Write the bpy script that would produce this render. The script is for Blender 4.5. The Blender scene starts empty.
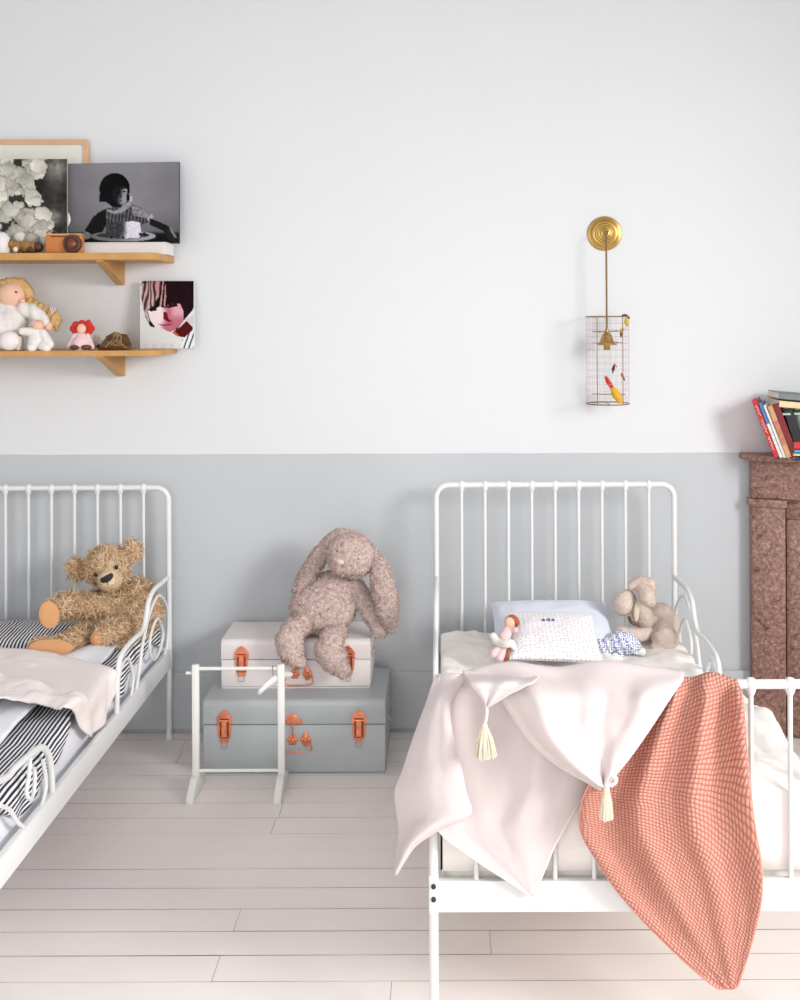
import bpy, bmesh, math, random
import numpy as np
from mathutils import Vector, Matrix, Euler, noise
random.seed(7); RNG = np.random.default_rng(7)
C = bpy.context.scene.collection
F, CX, CY, CAMZ = 1150.0, 441.0, 315.0, 1.54
ROLL = math.radians(0.22)
WALL = 4.26

def unroll(px, py):
    dx, dy = px - CX, py - CY
    c, s = math.cos(ROLL), math.sin(ROLL)
    return dx * c - dy * s, dx * s + dy * c
def P(px, py, Y):                       # where a point seen at (px,py) stands at depth Y
    dx, dy = unroll(px, py)
    return Vector((dx * Y / F, Y, CAMZ - dy * Y / F))
def PZ(px, py, Z):                      # ... at height Z
    dx, dy = unroll(px, py)
    Y = F * (CAMZ - Z) / dy
    return Vector((dx * Y / F, Y, Z))
def V(*a): return Vector(a)
def lerp(a, b, t): return a + (b - a) * t
def sm(a, b, x):
    t = min(1, max(0, (x - a) / (b - a))); return t * t * (3 - 2 * t)
def fbm(p, o=3):
    return noise.fractal(Vector(p), 1.0, 2.0, o)
def lin(c):
    out = []
    for v in c:
        v /= 255.0
        out.append(v / 12.92 if v <= 0.04045 else ((v + 0.055) / 1.055) ** 2.4)
    return tuple(out)

# ------------------------------------------------------------------ materials
def nd(nt, t, **kw):
    n = nt.nodes.new(t)
    for k, v in kw.items(): setattr(n, k, v)
    return n
def new_mat(name):
    m = bpy.data.materials.new(name); m.use_nodes = True
    nt = m.node_tree; b = nt.nodes['Principled BSDF']
    return m, nt, b
def mat(name, col, rough=0.6, metal=0.0, var=0.06, vscale=8.0, bump=0.0, bscale=60.0, bdist=0.002, sheen=0.0, col2=None, spec=0.5, tone=False, coat=0.0):
    m, nt, b = new_mat(name)
    L = nt.links.new
    tc = nd(nt, 'ShaderNodeTexCoord')
    n = nd(nt, 'ShaderNodeTexNoise'); n.inputs['Scale'].default_value = vscale; n.inputs['Detail'].default_value = 4
    L(tc.outputs['Object'], n.inputs['Vector'])
    c = lin(col); c2 = lin(col2) if col2 else tuple(max(0, x * (1 - var)) for x in c); c1 = c if col2 else tuple(min(1, x * (1 + var)) for x in c)
    r = nd(nt, 'ShaderNodeValToRGB')
    r.color_ramp.elements[0].position = 0.3; r.color_ramp.elements[1].position = 0.7
    r.color_ramp.elements[0].color = (*c2, 1); r.color_ramp.elements[1].color = (*c1, 1)
    if tone:
        a = nd(nt, 'ShaderNodeAttribute'); a.attribute_name = 'tone'
        L(a.outputs['Fac'], r.inputs['Fac'])
        r.color_ramp.elements[0].position = 0.0; r.color_ramp.elements[1].position = 1.0
    else:
        L(n.outputs['Fac'], r.inputs['Fac'])
    L(r.outputs['Color'], b.inputs['Base Color'])
    b.inputs['Roughness'].default_value = rough; b.inputs['Metallic'].default_value = metal
    b.inputs['Specular IOR Level'].default_value = spec
    b.inputs['Sheen Weight'].default_value = sheen
    b.inputs['Coat Weight'].default_value = coat
    if bump:
        n2 = nd(nt, 'ShaderNodeTexNoise'); n2.inputs['Scale'].default_value = bscale; n2.inputs['Detail'].default_value = 5
        L(tc.outputs['Object'], n2.inputs['Vector'])
        bp = nd(nt, 'ShaderNodeBump'); bp.inputs['Strength'].default_value = bump; bp.inputs['Distance'].default_value = bdist
        L(n2.outputs['Fac'], bp.inputs['Height']); L(bp.outputs['Normal'], b.inputs['Normal'])
    return m
def stripe_mat(name, period, ca, cb, duty=0.5):
    m, nt, b = new_mat(name); L = nt.links.new
    uv = nd(nt, 'ShaderNodeUVMap'); sx = nd(nt, 'ShaderNodeSeparateXYZ'); L(uv.outputs['UV'], sx.inputs[0])
    d = nd(nt, 'ShaderNodeMath', operation='DIVIDE'); d.inputs[1].default_value = period; L(sx.outputs['X'], d.inputs[0])
    f = nd(nt, 'ShaderNodeMath', operation='FRACT'); L(d.outputs[0], f.inputs[0])
    g = nd(nt, 'ShaderNodeMath', operation='LESS_THAN'); g.inputs[1].default_value = duty; L(f.outputs[0], g.inputs[0])
    mx = nd(nt, 'ShaderNodeMix', data_type='RGBA'); mx.inputs['A'].default_value = (*lin(cb), 1); mx.inputs['B'].default_value = (*lin(ca), 1)
    L(g.outputs[0], mx.inputs['Factor']); L(mx.outputs['Result'], b.inputs['Base Color'])
    b.inputs['Roughness'].default_value = 0.85
    return m
def dots_mat(name, base, dots, scale, size=0.22):
    m, nt, b = new_mat(name); L = nt.links.new
    uv = nd(nt, 'ShaderNodeUVMap')
    vo = nd(nt, 'ShaderNodeTexVoronoi', voronoi_dimensions='2D'); vo.inputs['Scale'].default_value = scale; vo.inputs['Randomness'].default_value = 0.55
    L(uv.outputs['UV'], vo.inputs['Vector'])
    lt = nd(nt, 'ShaderNodeMath', operation='LESS_THAN'); lt.inputs[1].default_value = size; L(vo.outputs['Distance'], lt.inputs[0])
    sp = nd(nt, 'ShaderNodeSeparateXYZ'); L(vo.outputs['Color'], sp.inputs[0])
    r = nd(nt, 'ShaderNodeValToRGB'); r.color_ramp.interpolation = 'CONSTANT'
    els = r.color_ramp.elements
    while len(els) < len(dots): els.new(0.5)
    for i, c in enumerate(dots): els[i].position = i / len(dots); els[i].color = (*lin(c), 1)
    L(sp.outputs[0], r.inputs['Fac'])
    mx = nd(nt, 'ShaderNodeMix', data_type='RGBA'); mx.inputs['A'].default_value = (*lin(base), 1)
    L(lt.outputs[0], mx.inputs['Factor']); L(r.outputs['Color'], mx.inputs['B']); L(mx.outputs['Result'], b.inputs['Base Color'])
    b.inputs['Roughness'].default_value = 0.85
    return m
def waffle_mat(name, ca, cb, pu, pv):
    m, nt, b = new_mat(name); L = nt.links.new
    uv = nd(nt, 'ShaderNodeUVMap'); sx = nd(nt, 'ShaderNodeSeparateXYZ')
    nz = nd(nt, 'ShaderNodeTexNoise'); nz.inputs['Scale'].default_value = 22; L(uv.outputs['UV'], nz.inputs['Vector'])
    vm = nd(nt, 'ShaderNodeVectorMath', operation='MULTIPLY_ADD'); vm.inputs[1].default_value = (0.010, 0.010, 0)
    L(nz.outputs['Color'], vm.inputs[0]); L(uv.outputs['UV'], vm.inputs[2]); L(vm.outputs[0], sx.inputs[0])
    outs = []
    for k, p in (('X', pu), ('Y', pv)):
        d = nd(nt, 'ShaderNodeMath', operation='MULTIPLY'); d.inputs[1].default_value = 2 * math.pi / p; L(sx.outputs[k], d.inputs[0])
        s = nd(nt, 'ShaderNodeMath', operation='SINE'); L(d.outputs[0], s.inputs[0])
        a = nd(nt, 'ShaderNodeMath', operation='MULTIPLY_ADD'); a.inputs[1].default_value = 0.5; a.inputs[2].default_value = 0.5; L(s.outputs[0], a.inputs[0])
        outs.append(a)
    mn = nd(nt, 'ShaderNodeMath', operation='MULTIPLY'); L(outs[0].outputs[0], mn.inputs[0]); L(outs[1].outputs[0], mn.inputs[1])
    sq = nd(nt, 'ShaderNodeMath', operation='POWER'); sq.inputs[1].default_value = 0.5; L(mn.outputs[0], sq.inputs[0])
    r = nd(nt, 'ShaderNodeValToRGB'); r.color_ramp.elements[0].color = (*lin(cb), 1); r.color_ramp.elements[1].color = (*lin(ca), 1)
    r.color_ramp.elements[0].position = 0.05; r.color_ramp.elements[1].position = 0.65
    L(sq.outputs[0], r.inputs['Fac']); L(r.outputs['Color'], b.inputs['Base Color'])
    bp = nd(nt, 'ShaderNodeBump'); bp.inputs['Strength'].default_value = 0.9; bp.inputs['Distance'].default_value = 0.003
    L(sq.outputs[0], bp.inputs['Height']); L(bp.outputs['Normal'], b.inputs['Normal'])
    b.inputs['Roughness'].default_value = 0.95; b.inputs['Specular IOR Level'].default_value = 0.1
    return m
def attr_mat(name, rough=0.5):
    m, nt, b = new_mat(name)
    a = nd(nt, 'ShaderNodeAttribute'); a.attribute_name = 'print'
    nt.links.new(a.outputs['Color'], b.inputs['Base Color']); b.inputs['Roughness'].default_value = rough
    b.inputs['Specular IOR Level'].default_value = 0.06
    return m

# ------------------------------------------------------------------ mesh building
class MB:
    def __init__(s): s.v = []; s.f = []; s.uv = None
    def add(s, vs, fs):
        b = len(s.v); s.v.extend(Vector(v) for v in vs); s.f.extend(tuple(b + i for i in f) for f in fs); return s
    def box(s, x0, x1, y0, y1, z0, z1, bev=0.0, M=None, seg=2):
        bm = bmesh.new()
        vs = [bm.verts.new((x, y, z)) for x in (x0, x1) for y in (y0, y1) for z in (z0, z1)]
        for f in ((0,1,3,2),(4,6,7,5),(0,4,5,1),(2,3,7,6),(0,2,6,4),(1,5,7,3)): bm.faces.new([vs[i] for i in f])
        if bev: bmesh.ops.bevel(bm, geom=bm.edges[:], offset=bev, segments=seg, affect='EDGES', profile=0.5)
        s.bm(bm, M); return s
    def bm(s, bm, M=None):
        bm.verts.index_update(); b = len(s.v)
        s.v.extend((M @ v.co) if M else v.co.copy() for v in bm.verts)
        s.f.extend(tuple(b + v.index for v in f.verts) for f in bm.faces); bm.free()
    def prism(s, pts, d, bev=0.0):      # closed 3-D polygon extruded by vector d
        bm = bmesh.new()
        a = [bm.verts.new(p) for p in pts]; b = [bm.verts.new(Vector(p) + Vector(d)) for p in pts]
        bm.faces.new(a); bm.faces.new(b[::-1]); n = len(pts)
        for i in range(n): bm.faces.new((a[i], b[i], b[(i+1) % n], a[(i+1) % n]))
        bmesh.ops.recalc_face_normals(bm, faces=bm.faces[:])
        if bev: bmesh.ops.bevel(bm, geom=bm.edges[:], offset=bev, segments=2, affect='EDGES', profile=0.5)
        s.bm(bm); return s
    def tube(s, pts, r, n=10, closed=False, caps=True, flat=1.0):
        pts = [Vector(p) for p in pts]; m = len(pts)
        rs = r if isinstance(r, (list, tuple)) else [r] * m
        T = []
        for i in range(m):
            a = pts[(i-1) % m] if closed or i > 0 else pts[i]; b = pts[(i+1) % m] if closed or i < m-1 else pts[i]
            T.append((b - a).normalized())
        up = Vector((0,0,1)) if abs(T[0].z) < 0.9 else Vector((1,0,0))
        N = (up - T[0] * up.dot(T[0])).normalized(); b0 = len(s.v)
        for i in range(m):
            N = (N - T[i] * N.dot(T[i]));  N = N.normalized() if N.length > 1e-6 else Vector((1,0,0))
            B = T[i].cross(N)
            for k in range(n):
                a = 2 * math.pi * k / n
                s.v.append(pts[i] + (N * math.cos(a) * flat + B * math.sin(a)) * rs[i])
        for i in range(m if closed else m - 1):
            j = (i + 1) % m
            for k in range(n):
                q = (k + 1) % n
                s.f.append((b0+i*n+k, b0+i*n+q, b0+j*n+q, b0+j*n+k))
        if caps and not closed:
            s.f.append(tuple(b0 + k for k in range(n))[::-1]); s.f.append(tuple(b0 + (m-1)*n + k for k in range(n)))
        return s
    def lathe(s, prof, M=None, n=32, cap=True):   # prof (radius, height) about Z
        b0 = len(s.v); m = len(prof)
        for r, z in prof:
            for k in range(n):
                a = 2 * math.pi * k / n; p = Vector((r * math.cos(a), r * math.sin(a), z))
                s.v.append(M @ p if M else p)
        for i in range(m - 1):
            for k in range(n):
                q = (k + 1) % n; s.f.append((b0+i*n+k, b0+i*n+q, b0+(i+1)*n+q, b0+(i+1)*n+k))
        if cap:
            s.f.append(tuple(b0 + k for k in range(n))[::-1]); s.f.append(tuple(b0 + (m-1)*n + k for k in range(n)))
        return s
    def ball(s, c, r, rot=(0,0,0), n=16):
        r = (r, r, r) if not isinstance(r, (tuple, list)) else r
        bm = bmesh.new(); bmesh.ops.create_uvsphere(bm, u_segments=n, v_segments=max(6, n * 2 // 3), radius=1)
        s.bm(bm, Matrix.Translation(Vector(c)) @ Euler(rot).to_matrix().to_4x4() @ Matrix.Diagonal((*r, 1))); return s
    def grid(s, fn, nu, nv, uvfn=None):
        b = len(s.v); uvs = []
        for j in range(nv + 1):
            for i in range(nu + 1):
                s.v.append(Vector(fn(i / nu, j / nv)))
                if uvfn: uvs.append(uvfn(i / nu, j / nv))
        for j in range(nv):
            for i in range(nu):
                k = b + j * (nu + 1) + i; s.f.append((k, k + 1, k + nu + 2, k + nu + 1))
        if uvfn: s.uv = (s.uv or []) + uvs
        return s

ROOT = {}
def props(o, label=None, cat=None, group=None, kind=None):
    for k, v in (('label', label), ('category', cat), ('group', group), ('kind', kind)):
        if v: o[k] = v
    return o
def wloc(o):
    p = Vector((0, 0, 0))
    while o is not None: p += o.location; o = o.parent
    return p
def thing(name, loc, label, cat, group=None):
    o = bpy.data.objects.new(name, None); C.objects.link(o); o.location = loc; o.empty_display_size = 0.05
    return props(o, label, cat, group)
def mk(name, mb, material, parent=None, smooth=True, origin=None, angle=40, tone=None):
    """one mesh object from world-space vertices"""
    if isinstance(mb, MB): vs, fs, uv = mb.v, mb.f, mb.uv
    else: vs, fs, uv = mb[0], mb[1], None
    if parent is not None: off = wloc(parent)
    elif origin is not None: off = Vector(origin)
    else:
        a = np.array([tuple(v) for v in vs]); off = Vector(((a[:,0].min()+a[:,0].max())/2, (a[:,1].min()+a[:,1].max())/2, a[:,2].min()))
    me = bpy.data.meshes.new(name)
    me.from_pydata([tuple(Vector(v) - off) for v in vs], [], fs)
    o = bpy.data.objects.new(name, me); C.objects.link(o)
    if parent is not None: o.parent = parent
    else: o.location = off
    for m in (material if isinstance(material, list) else [material]): me.materials.append(m)
    if uv:
        lay = me.uv_layers.new(name='UVMap')
        for lp in me.loops: lay.data[lp.index].uv = uv[lp.vertex_index]
    if tone is not None:
        at = me.attributes.new('tone', 'FLOAT', 'POINT'); at.data.foreach_set('value', np.asarray(tone, dtype=np.float32))
    if smooth:
        me.polygons.foreach_set('use_smooth', [True] * len(me.polygons))
        if angle < 180: me.set_sharp_from_angle(angle=math.radians(angle))
    me.validate(); me.update()
    return o
def fixn(o):
    bm = bmesh.new(); bm.from_mesh(o.data); bmesh.ops.recalc_face_normals(bm, faces=bm.faces[:]); bm.to_mesh(o.data); bm.free(); return o
def solid(o, t, off=0.0, sub=0):
    m = o.modifiers.new('thick', 'SOLIDIFY'); m.thickness = t; m.offset = off
    if sub: s = o.modifiers.new('sub', 'SUBSURF'); s.levels = sub; s.render_levels = sub
    return o
def copy_tree(o, parent=None):
    c = o.copy(); C.objects.link(c)
    if parent is not None: c.parent = parent
    for ch in list(o.children): copy_tree(ch, c)
    return c
def cat(pts, n, closed=False):          # Catmull-Rom through the points (any dimension)
    A = [np.array(p, dtype=float) for p in pts]; m = len(A); out = []
    for q in range(n):
        t = q / n * m if closed else q / (n - 1) * (m - 1)
        i = min(int(t), m - 1 if closed else m - 2); u = t - i
        if closed: p0, p1, p2, p3 = A[(i-1) % m], A[i % m], A[(i+1) % m], A[(i+2) % m]
        else:
            p1, p2 = A[i], A[i+1]; p0 = A[i-1] if i > 0 else 2*p1 - p2; p3 = A[i+2] if i + 2 < m else 2*p2 - p1
        out.append(0.5 * (2*p1 + (p2-p0)*u + (2*p0-5*p1+4*p2-p3)*u*u + (3*p1-p0-3*p2+p3)*u**3))
    return out

def blob(prims, voxel=0.006, smooth=6, disp=None):
    """overlapping ellipsoids / tapered capsules melted into one closed surface; returns (verts, faces, normals) in world space"""
    mb = MB()
    for p in prims:
        if p[0] == 'e': mb.ball(p[1], p[2], p[3] if len(p) > 3 else (0,0,0), 20)
        else:
            pts = p[1]; rs = p[2]; n = max(8, 6 * len(pts))
            q = cat([(*a, r) for a, r in zip(pts, rs)], n)
            mb.tube([Vector(x[:3]) for x in q], [float(x[3]) for x in q], 14)
            mb.ball(pts[0], rs[0], (0,0,0), 14); mb.ball(pts[-1], rs[-1], (0,0,0), 14)
    me = bpy.data.meshes.new('t'); me.from_pydata([tuple(v) for v in mb.v], [], mb.f)
    o = bpy.data.objects.new('t', me); C.objects.link(o)
    r = o.modifiers.new('r', 'REMESH'); r.mode = 'VOXEL'; r.voxel_size = voxel
    s = o.modifiers.new('s', 'SMOOTH'); s.factor = 0.5; s.iterations = smooth
    dg = bpy.context.evaluated_depsgraph_get()
    m2 = bpy.data.meshes.new_from_object(o.evaluated_get(dg))
    n = len(m2.vertices); co = np.empty(n*3); m2.vertices.foreach_get('co', co); co = co.reshape(-1, 3)
    no = np.empty(n*3); m2.vertex_normals.foreach_get('vector', no); no = no.reshape(-1, 3)
    fs = [tuple(p.vertices) for p in m2.polygons]
    bpy.data.objects.remove(o); bpy.data.meshes.remove(me); bpy.data.meshes.remove(m2)
    if disp is not None:
        d = np.array([disp(Vector(c)) for c in co]); co = co + no * d[:, None]
    return co, fs, no
def fuzz(co, fs, n, length, width, curl=0.6, down=0.0, base_tone=0.35, keep=None):
    """grow n short curved tufts out of the surface; returns verts, faces, tone"""
    tris = []
    for f in fs:
        for k in range(1, len(f) - 1): tris.append((f[0], f[k], f[k+1]))
    t = np.array(tris); a, b, c = co[t[:,0]], co[t[:,1]], co[t[:,2]]
    cr = np.cross(b - a, c - a); ar = np.linalg.norm(cr, axis=1) + 1e-12
    idx = RNG.choice(len(t), n, p=ar / ar.sum())
    u, v = RNG.random(n), RNG.random(n); sw = u + v > 1; u[sw] = 1 - u[sw]; v[sw] = 1 - v[sw]
    p = a[idx] + (b - a)[idx] * u[:,None] + (c - a)[idx] * v[:,None]; nn = cr[idx] / ar[idx][:,None]
    if keep is not None:
        k = np.array([keep(x) for x in p]); p, nn = p[k], nn[k]; n = len(p)
    rv = RNG.normal(size=(n,3)); rv[:,2] -= down; tg = rv - nn * (rv * nn).sum(1)[:,None]; tg /= np.linalg.norm(tg, axis=1)[:,None] + 1e-9
    sd = np.cross(nn, tg); L = length * (0.6 + 0.8 * RNG.random(n))[:,None]; w = width * (0.7 + 0.6 * RNG.random(n))[:,None]
    p0 = p - nn * L * 0.1; m1 = p + nn * L * 0.5 + tg * L * 0.25 * curl; m2 = p + nn * L * 0.75 + tg * L * 0.8 * curl; tip = p + nn * L * 0.6 + tg * L * 1.3 * curl
    vv = np.stack([p0 - sd*w, p0 + sd*w, m1 - sd*w*0.9, m1 + sd*w*0.9, m2 - sd*w*0.6, m2 + sd*w*0.6, tip], 1).reshape(-1, 3)
    B = len(co) + 7 * np.arange(n)
    ff = list(fs)
    for q in B.tolist(): ff += [(q, q+1, q+3, q+2), (q+2, q+3, q+5, q+4), (q+4, q+5, q+6)]
    tone = np.concatenate([np.full(len(co), base_tone), np.repeat(RNG.random(n), 7)])
    return np.concatenate([co, vv]), ff, tone
def cushion(c, ax, ay, az, w, h, t, puff=0.5, n=28, seedp=0.0, wr=0.004):
    """pillow: centre c, half axes along unit vectors ax, ay (plane) and az (thickness)"""
    mb = MB(); c, ax, ay, az = Vector(c), Vector(ax), Vector(ay), Vector(az)
    for sgn in (1, -1):
        def fn(u, v, sgn=sgn):
            a, b = 2*u - 1, 2*v - 1
            pa, pb = max(0, 1 - abs(a)**2.6), max(0, 1 - abs(b)**2.6)
            th = t * (pa * pb) ** puff
            k = 1 - 0.06 * (b*b) * (1 - 0.0*a); k2 = 1 - 0.06 * (a*a)
            x, y = a * w * (0.95 + 0.05 * abs(b)**3), b * h * (0.93 + 0.07 * abs(a)**3)
            th += wr * fbm((x*14 + seedp, y*14, sgn*3.0)) * min(1, pa*pb*3)
            return c + ax*x + ay*y + az*(th*sgn)
        mb.grid(fn, n, n, lambda u, v: ((2*u-1)*w, (2*v-1)*h))
        if sgn == -1:
            k = n * n; mb.f[-k:] = [f[::-1] for f in mb.f[-k:]]
    return mb
E_RIGHT, E_FRONT, EXPO, TILT = 285, 52, 0.14, 30
# ------------------------------------------------------------------ palette
M_wall = mat('white_plaster', (226,228,230), 0.85, var=0.012, vscale=1.3, bump=0.12, bscale=35, bdist=0.002)
M_grey = mat('grey_paint', (195,199,202), 0.7, var=0.03, vscale=1.8, bump=0.1, bscale=40, bdist=0.002)
M_metal = mat('white_enamel', (232,233,232), 0.38, var=0.01)
M_sheet = mat('white_cotton', (240,241,248), 0.9, var=0.015, bump=0.15, bscale=25, bdist=0.004)
M_cream = mat('cream_cotton', (248,242,236), 0.9, var=0.02, bump=0.2, bscale=22, bdist=0.006)
M_blanket = mat('blush_cotton', (220,208,207), 0.95, var=0.012, vscale=5, bump=0.22, bscale=45, bdist=0.003, spec=0.08)
M_blush2 = mat('pale_blush_muslin', (243,233,230), 0.95, var=0.012, vscale=5, bump=0.4, bscale=45, bdist=0.004, spec=0.08)
M_stripe = stripe_mat('black_white_ticking', 0.0125, (34,32,44), (240,240,244))
M_waffle = waffle_mat('coral_gauze', (224,168,151), (184,116,101), 0.0078, 0.0084)
M_wood = mat('oiled_oak', (201,150,84), 0.5, var=0.1, vscale=14)
M_pale_wood = mat('pale_beech', (219,178,138), 0.5, var=0.06, vscale=14)
M_trunk_grey = mat('grey_lacquered_steel', (180,185,187), 0.42, var=0.015, vscale=5)
M_trunk_white = mat('pale_lacquered_steel', (234,226,225), 0.42, var=0.012, vscale=5)
M_copper = mat('polished_copper', (230,142,106), 0.28, metal=0.7, var=0.2, vscale=60)
M_steel = mat('steel_wire', (190,180,170), 0.3, metal=0.9)
M_dark = mat('black_iron', (40,38,40), 0.5)
M_brass = mat('brushed_brass', (180,146,82), 0.34, metal=0.85, var=0.1, vscale=30)
M_bronze = mat('bronze_wire', (140,112,92), 0.45, metal=0.5)
M_cord = mat('brown_twisted_cord', (134,104,66), 0.8)
M_rackw = mat('pale_green_grey_painted_wood', (234,234,230), 0.55, var=0.015)
M_bear = mat('golden_mohair', (250,228,194), 0.95, tone=True, col2=(178,132,88), spec=0.1)
M_bearmuz = mat('clipped_mohair', (228,200,164), 0.95, bump=0.4, bscale=160, bdist=0.003)
M_felt = mat('orange_felt', (214,158,112), 0.95, bump=0.2, bscale=200)
M_black = mat('black_thread', (26,22,24), 0.5)
M_eye = mat('dark_glass_bead', (30,18,14), 0.12)
M_rab = mat('taupe_plush', (234,214,206), 0.95, tone=True, col2=(176,150,142), spec=0.1)
M_pinknose = mat('pink_velvet', (232,200,194), 0.9)
M_taupe = mat('taupe_fleece', (220,202,190), 0.95, bump=0.5, bscale=120, bdist=0.004, var=0.05, vscale=30)
M_inear = mat('cream_lining', (214,202,180), 0.9)
M_pillow = mat('pale_blue_cotton', (222,226,238), 0.9, var=0.01, bump=0.12, bscale=25, bdist=0.004)
M_dotpil = dots_mat('sprigged_cotton', (243,240,244), [(220,202,206), (208,198,206), (224,206,198), (200,202,212)], 70, 0.22)
M_floral = dots_mat('blue_floral_cotton', (232,234,242), [(110,124,176), (136,150,196), (92,104,158), (176,184,214)], 130, 0.36)
M_thread = mat('blue_thread', (60,56,150), 0.8)
M_tassel = mat('cream_tassel_yarn', (228,218,196), 0.95, var=0.1, vscale=200)
M_skin = mat('doll_skin_cotton', (240,196,170), 0.9, var=0.03)
M_cloth_w = mat('white_knit', (238,232,228), 0.95, bump=0.3, bscale=220)
M_cloth_p = mat('pale_pink_knit', (238,206,206), 0.95, bump=0.3, bscale=220)
M_blond = mat('blond_mohair', (204,168,112), 0.9, var=0.16, vscale=90, bump=0.6, bscale=160, bdist=0.003)
M_redwool = mat('red_wool', (206,52,44), 0.95, bump=0.6, bscale=150, bdist=0.003)
M_auburn = mat('auburn_wool', (172,96,60), 0.95, bump=0.6, bscale=150, bdist=0.003)
M_leather = mat('brown_leather', (98,62,40), 0.5, var=0.15, vscale=40)
M_lace = mat('olive_lace', (150,124,80), 0.7)
M_toywood = mat('orange_toy_wood', (208,130,66), 0.4, var=0.08, vscale=30)
M_toydark = mat('walnut_toy_wood', (86,50,30), 0.4, var=0.15, vscale=40)
M_ochre = mat('ochre_toy_wood', (164,118,54), 0.5, var=0.12, vscale=50)
M_white = mat('white_ceramic', (238,236,234), 0.4, var=0.01)
M_fluff = mat('white_wool', (226,222,216), 0.95, bump=0.8, bscale=120, bdist=0.004)
M_mat = mat('cream_passepartout', (234,232,222), 0.9, var=0.01)
M_print = attr_mat('photographic_print')
M_paper = mat('book_pages', (232,224,208), 0.9, var=0.04, vscale=60)

# marble
def marble():
    m, nt, b = new_mat('red_marble'); L = nt.links.new
    tc = nd(nt, 'ShaderNodeTexCoord')
    n1 = nd(nt, 'ShaderNodeTexNoise'); n1.inputs['Scale'].default_value = 75; n1.inputs['Detail'].default_value = 8; n1.inputs['Roughness'].default_value = 0.75
    L(tc.outputs['Object'], n1.inputs['Vector'])
    r = nd(nt, 'ShaderNodeValToRGB'); e = r.color_ramp.elements
    e[0].position = 0.30; e[0].color = (*lin((70,50,44)), 1); e[1].position = 0.70; e[1].color = (*lin((206,172,160)), 1)
    x = e.new(0.43); x.color = (*lin((130,97,85)), 1); x = e.new(0.55); x.color = (*lin((160,122,109)), 1)
    L(n1.outputs['Fac'], r.inputs['Fac'])
    v = nd(nt, 'ShaderNodeTexNoise'); v.inputs['Scale'].default_value = 7; v.inputs['Detail'].default_value = 6; v.inputs['Distortion'].default_value = 1.2
    L(tc.outputs['Object'], v.inputs['Vector'])
    r2 = nd(nt, 'ShaderNodeValToRGB'); e = r2.color_ramp.elements
    e[0].position = 0.485; e[0].color = (1,1,1,1); e[1].position = 0.515; e[1].color = (1,1,1,1); x = e.new(0.5); x.color = (0.3,0.22,0.2,1)
    L(v.outputs['Fac'], r2.inputs['Fac'])
    mx = nd(nt, 'ShaderNodeMix', data_type='RGBA', blend_type='MULTIPLY'); mx.inputs['Factor'].default_value = 0.8
    L(r.outputs['Color'], mx.inputs['A']); L(r2.outputs['Color'], mx.inputs['B']); L(mx.outputs['Result'], b.inputs['Base Color'])
    b.inputs['Roughness'].default_value = 0.45
    return m
M_marble = marble()
M_floor = mat('white_painted_boards', (247,238,234), 0.42, var=0.025, vscale=3, bump=0.08, bscale=30, bdist=0.001)
M_gap = mat('half_filled_joint', (214,204,198), 0.9, col2=(70,58,52), vscale=2.6)

# ------------------------------------------------------------------ room shell
# floor: painted boards running along X, real joints between them
def build_floor():
    mb = MB(); joint = 2.986; w = 0.1085
    mb2 = MB(); mb2.box(-2.7, 2.7, -1.3, WALL + 0.1, -0.05, -0.006)
    base_n = len(mb2.v)
    k0 = -14; rnd = random.Random(11)
    special = {0: [PZ(237, 920, 0).x], 2: [PZ(216, 968, 0).x], 3: [PZ(391, 990, 0).x], -6: [PZ(281, 810, 0).x]}
    y = joint + 40 * w
    for k in range(-12, 41):
        y1 = joint - k * w; y0 = y1 - w
        if y0 > WALL + 0.02: continue
        y1 = min(y1, WALL + 0.02)
        cuts = special.get(k)
        if cuts is None:
            x = -2.7 + rnd.random() * 2.2; cuts = []
            while x < 2.7: cuts.append(x); x += rnd.uniform(1.8, 3.2)
            if -4 < k < 6: cuts = [c for c in cuts if not (-1.0 < c < 0.1)]
        xs = [-2.7] + sorted(cuts) + [2.7]
        g = rnd.choice([0.0005, 0.0007, 0.001, 0.0013, 0.0016])
        for a, b in zip(xs[:-1], xs[1:]):
            dz = rnd.uniform(-0.0006, 0.0)
            mb.box(a + 0.0006, b - 0.0006, y0 + g, y1 - g, -0.012, dz)
    a = MB(); a.v = mb.v; a.f = mb.f
    o = mk('floor', a, [M_floor, M_gap], smooth=False, origin=(0, 0, 0))
    for p in o.data.polygons:
        if p.normal.z < 0.5: p.material_index = 1
    b = bmesh.new(); b.from_mesh(o.data)
    vs = [b.verts.new(v) for v in mb2.v]
    for f in mb2.f:
        ff = b.faces.new([vs[i] for i in f]); ff.material_index = 1
    b.to_mesh(o.data); b.free()
    props(o, 'floor of white painted boards', 'floor', kind='structure')
build_floor()
def struct(name, mb, m, label=None, cat='wall'):
    o = mk(name, mb, m, smooth=False, origin=(0,0,0)); props(o, label, cat, kind='structure'); return fixn(o)
# back wall: white above, grey below; the paint edge is not quite level
def pz(x): 
    return P(0 if x < 0 else 760, 454.6 if x < 0 else 452.2, WALL)
zl, zr = P(0, 454.8, WALL), P(755, 452.4, WALL)
def zedge(x): return zl.z + (zr.z - zl.z) * (x - zl.x) / (zr.x - zl.x)
H = 3.05
mb = MB(); xs = np.linspace(-2.7, 2.7, 40)
for i in range(39):
    a, b = xs[i], xs[i+1]; w1 = 0.0006*math.sin(a*31); w2 = 0.0006*math.sin(b*31)
    mb.add([(a,WALL,zedge(a)+w1),(b,WALL,zedge(b)+w2),(b,WALL,H),(a,WALL,H),(a,WALL+0.1,zedge(a)+w1),(b,WALL+0.1,zedge(b)+w2),(b,WALL+0.1,H),(a,WALL+0.1,H)],
           [(0,1,2,3),(4,7,6,5)])
struct('wall_back', mb, M_wall, 'white upper part of the back wall above the grey paint')
mb = MB()
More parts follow.
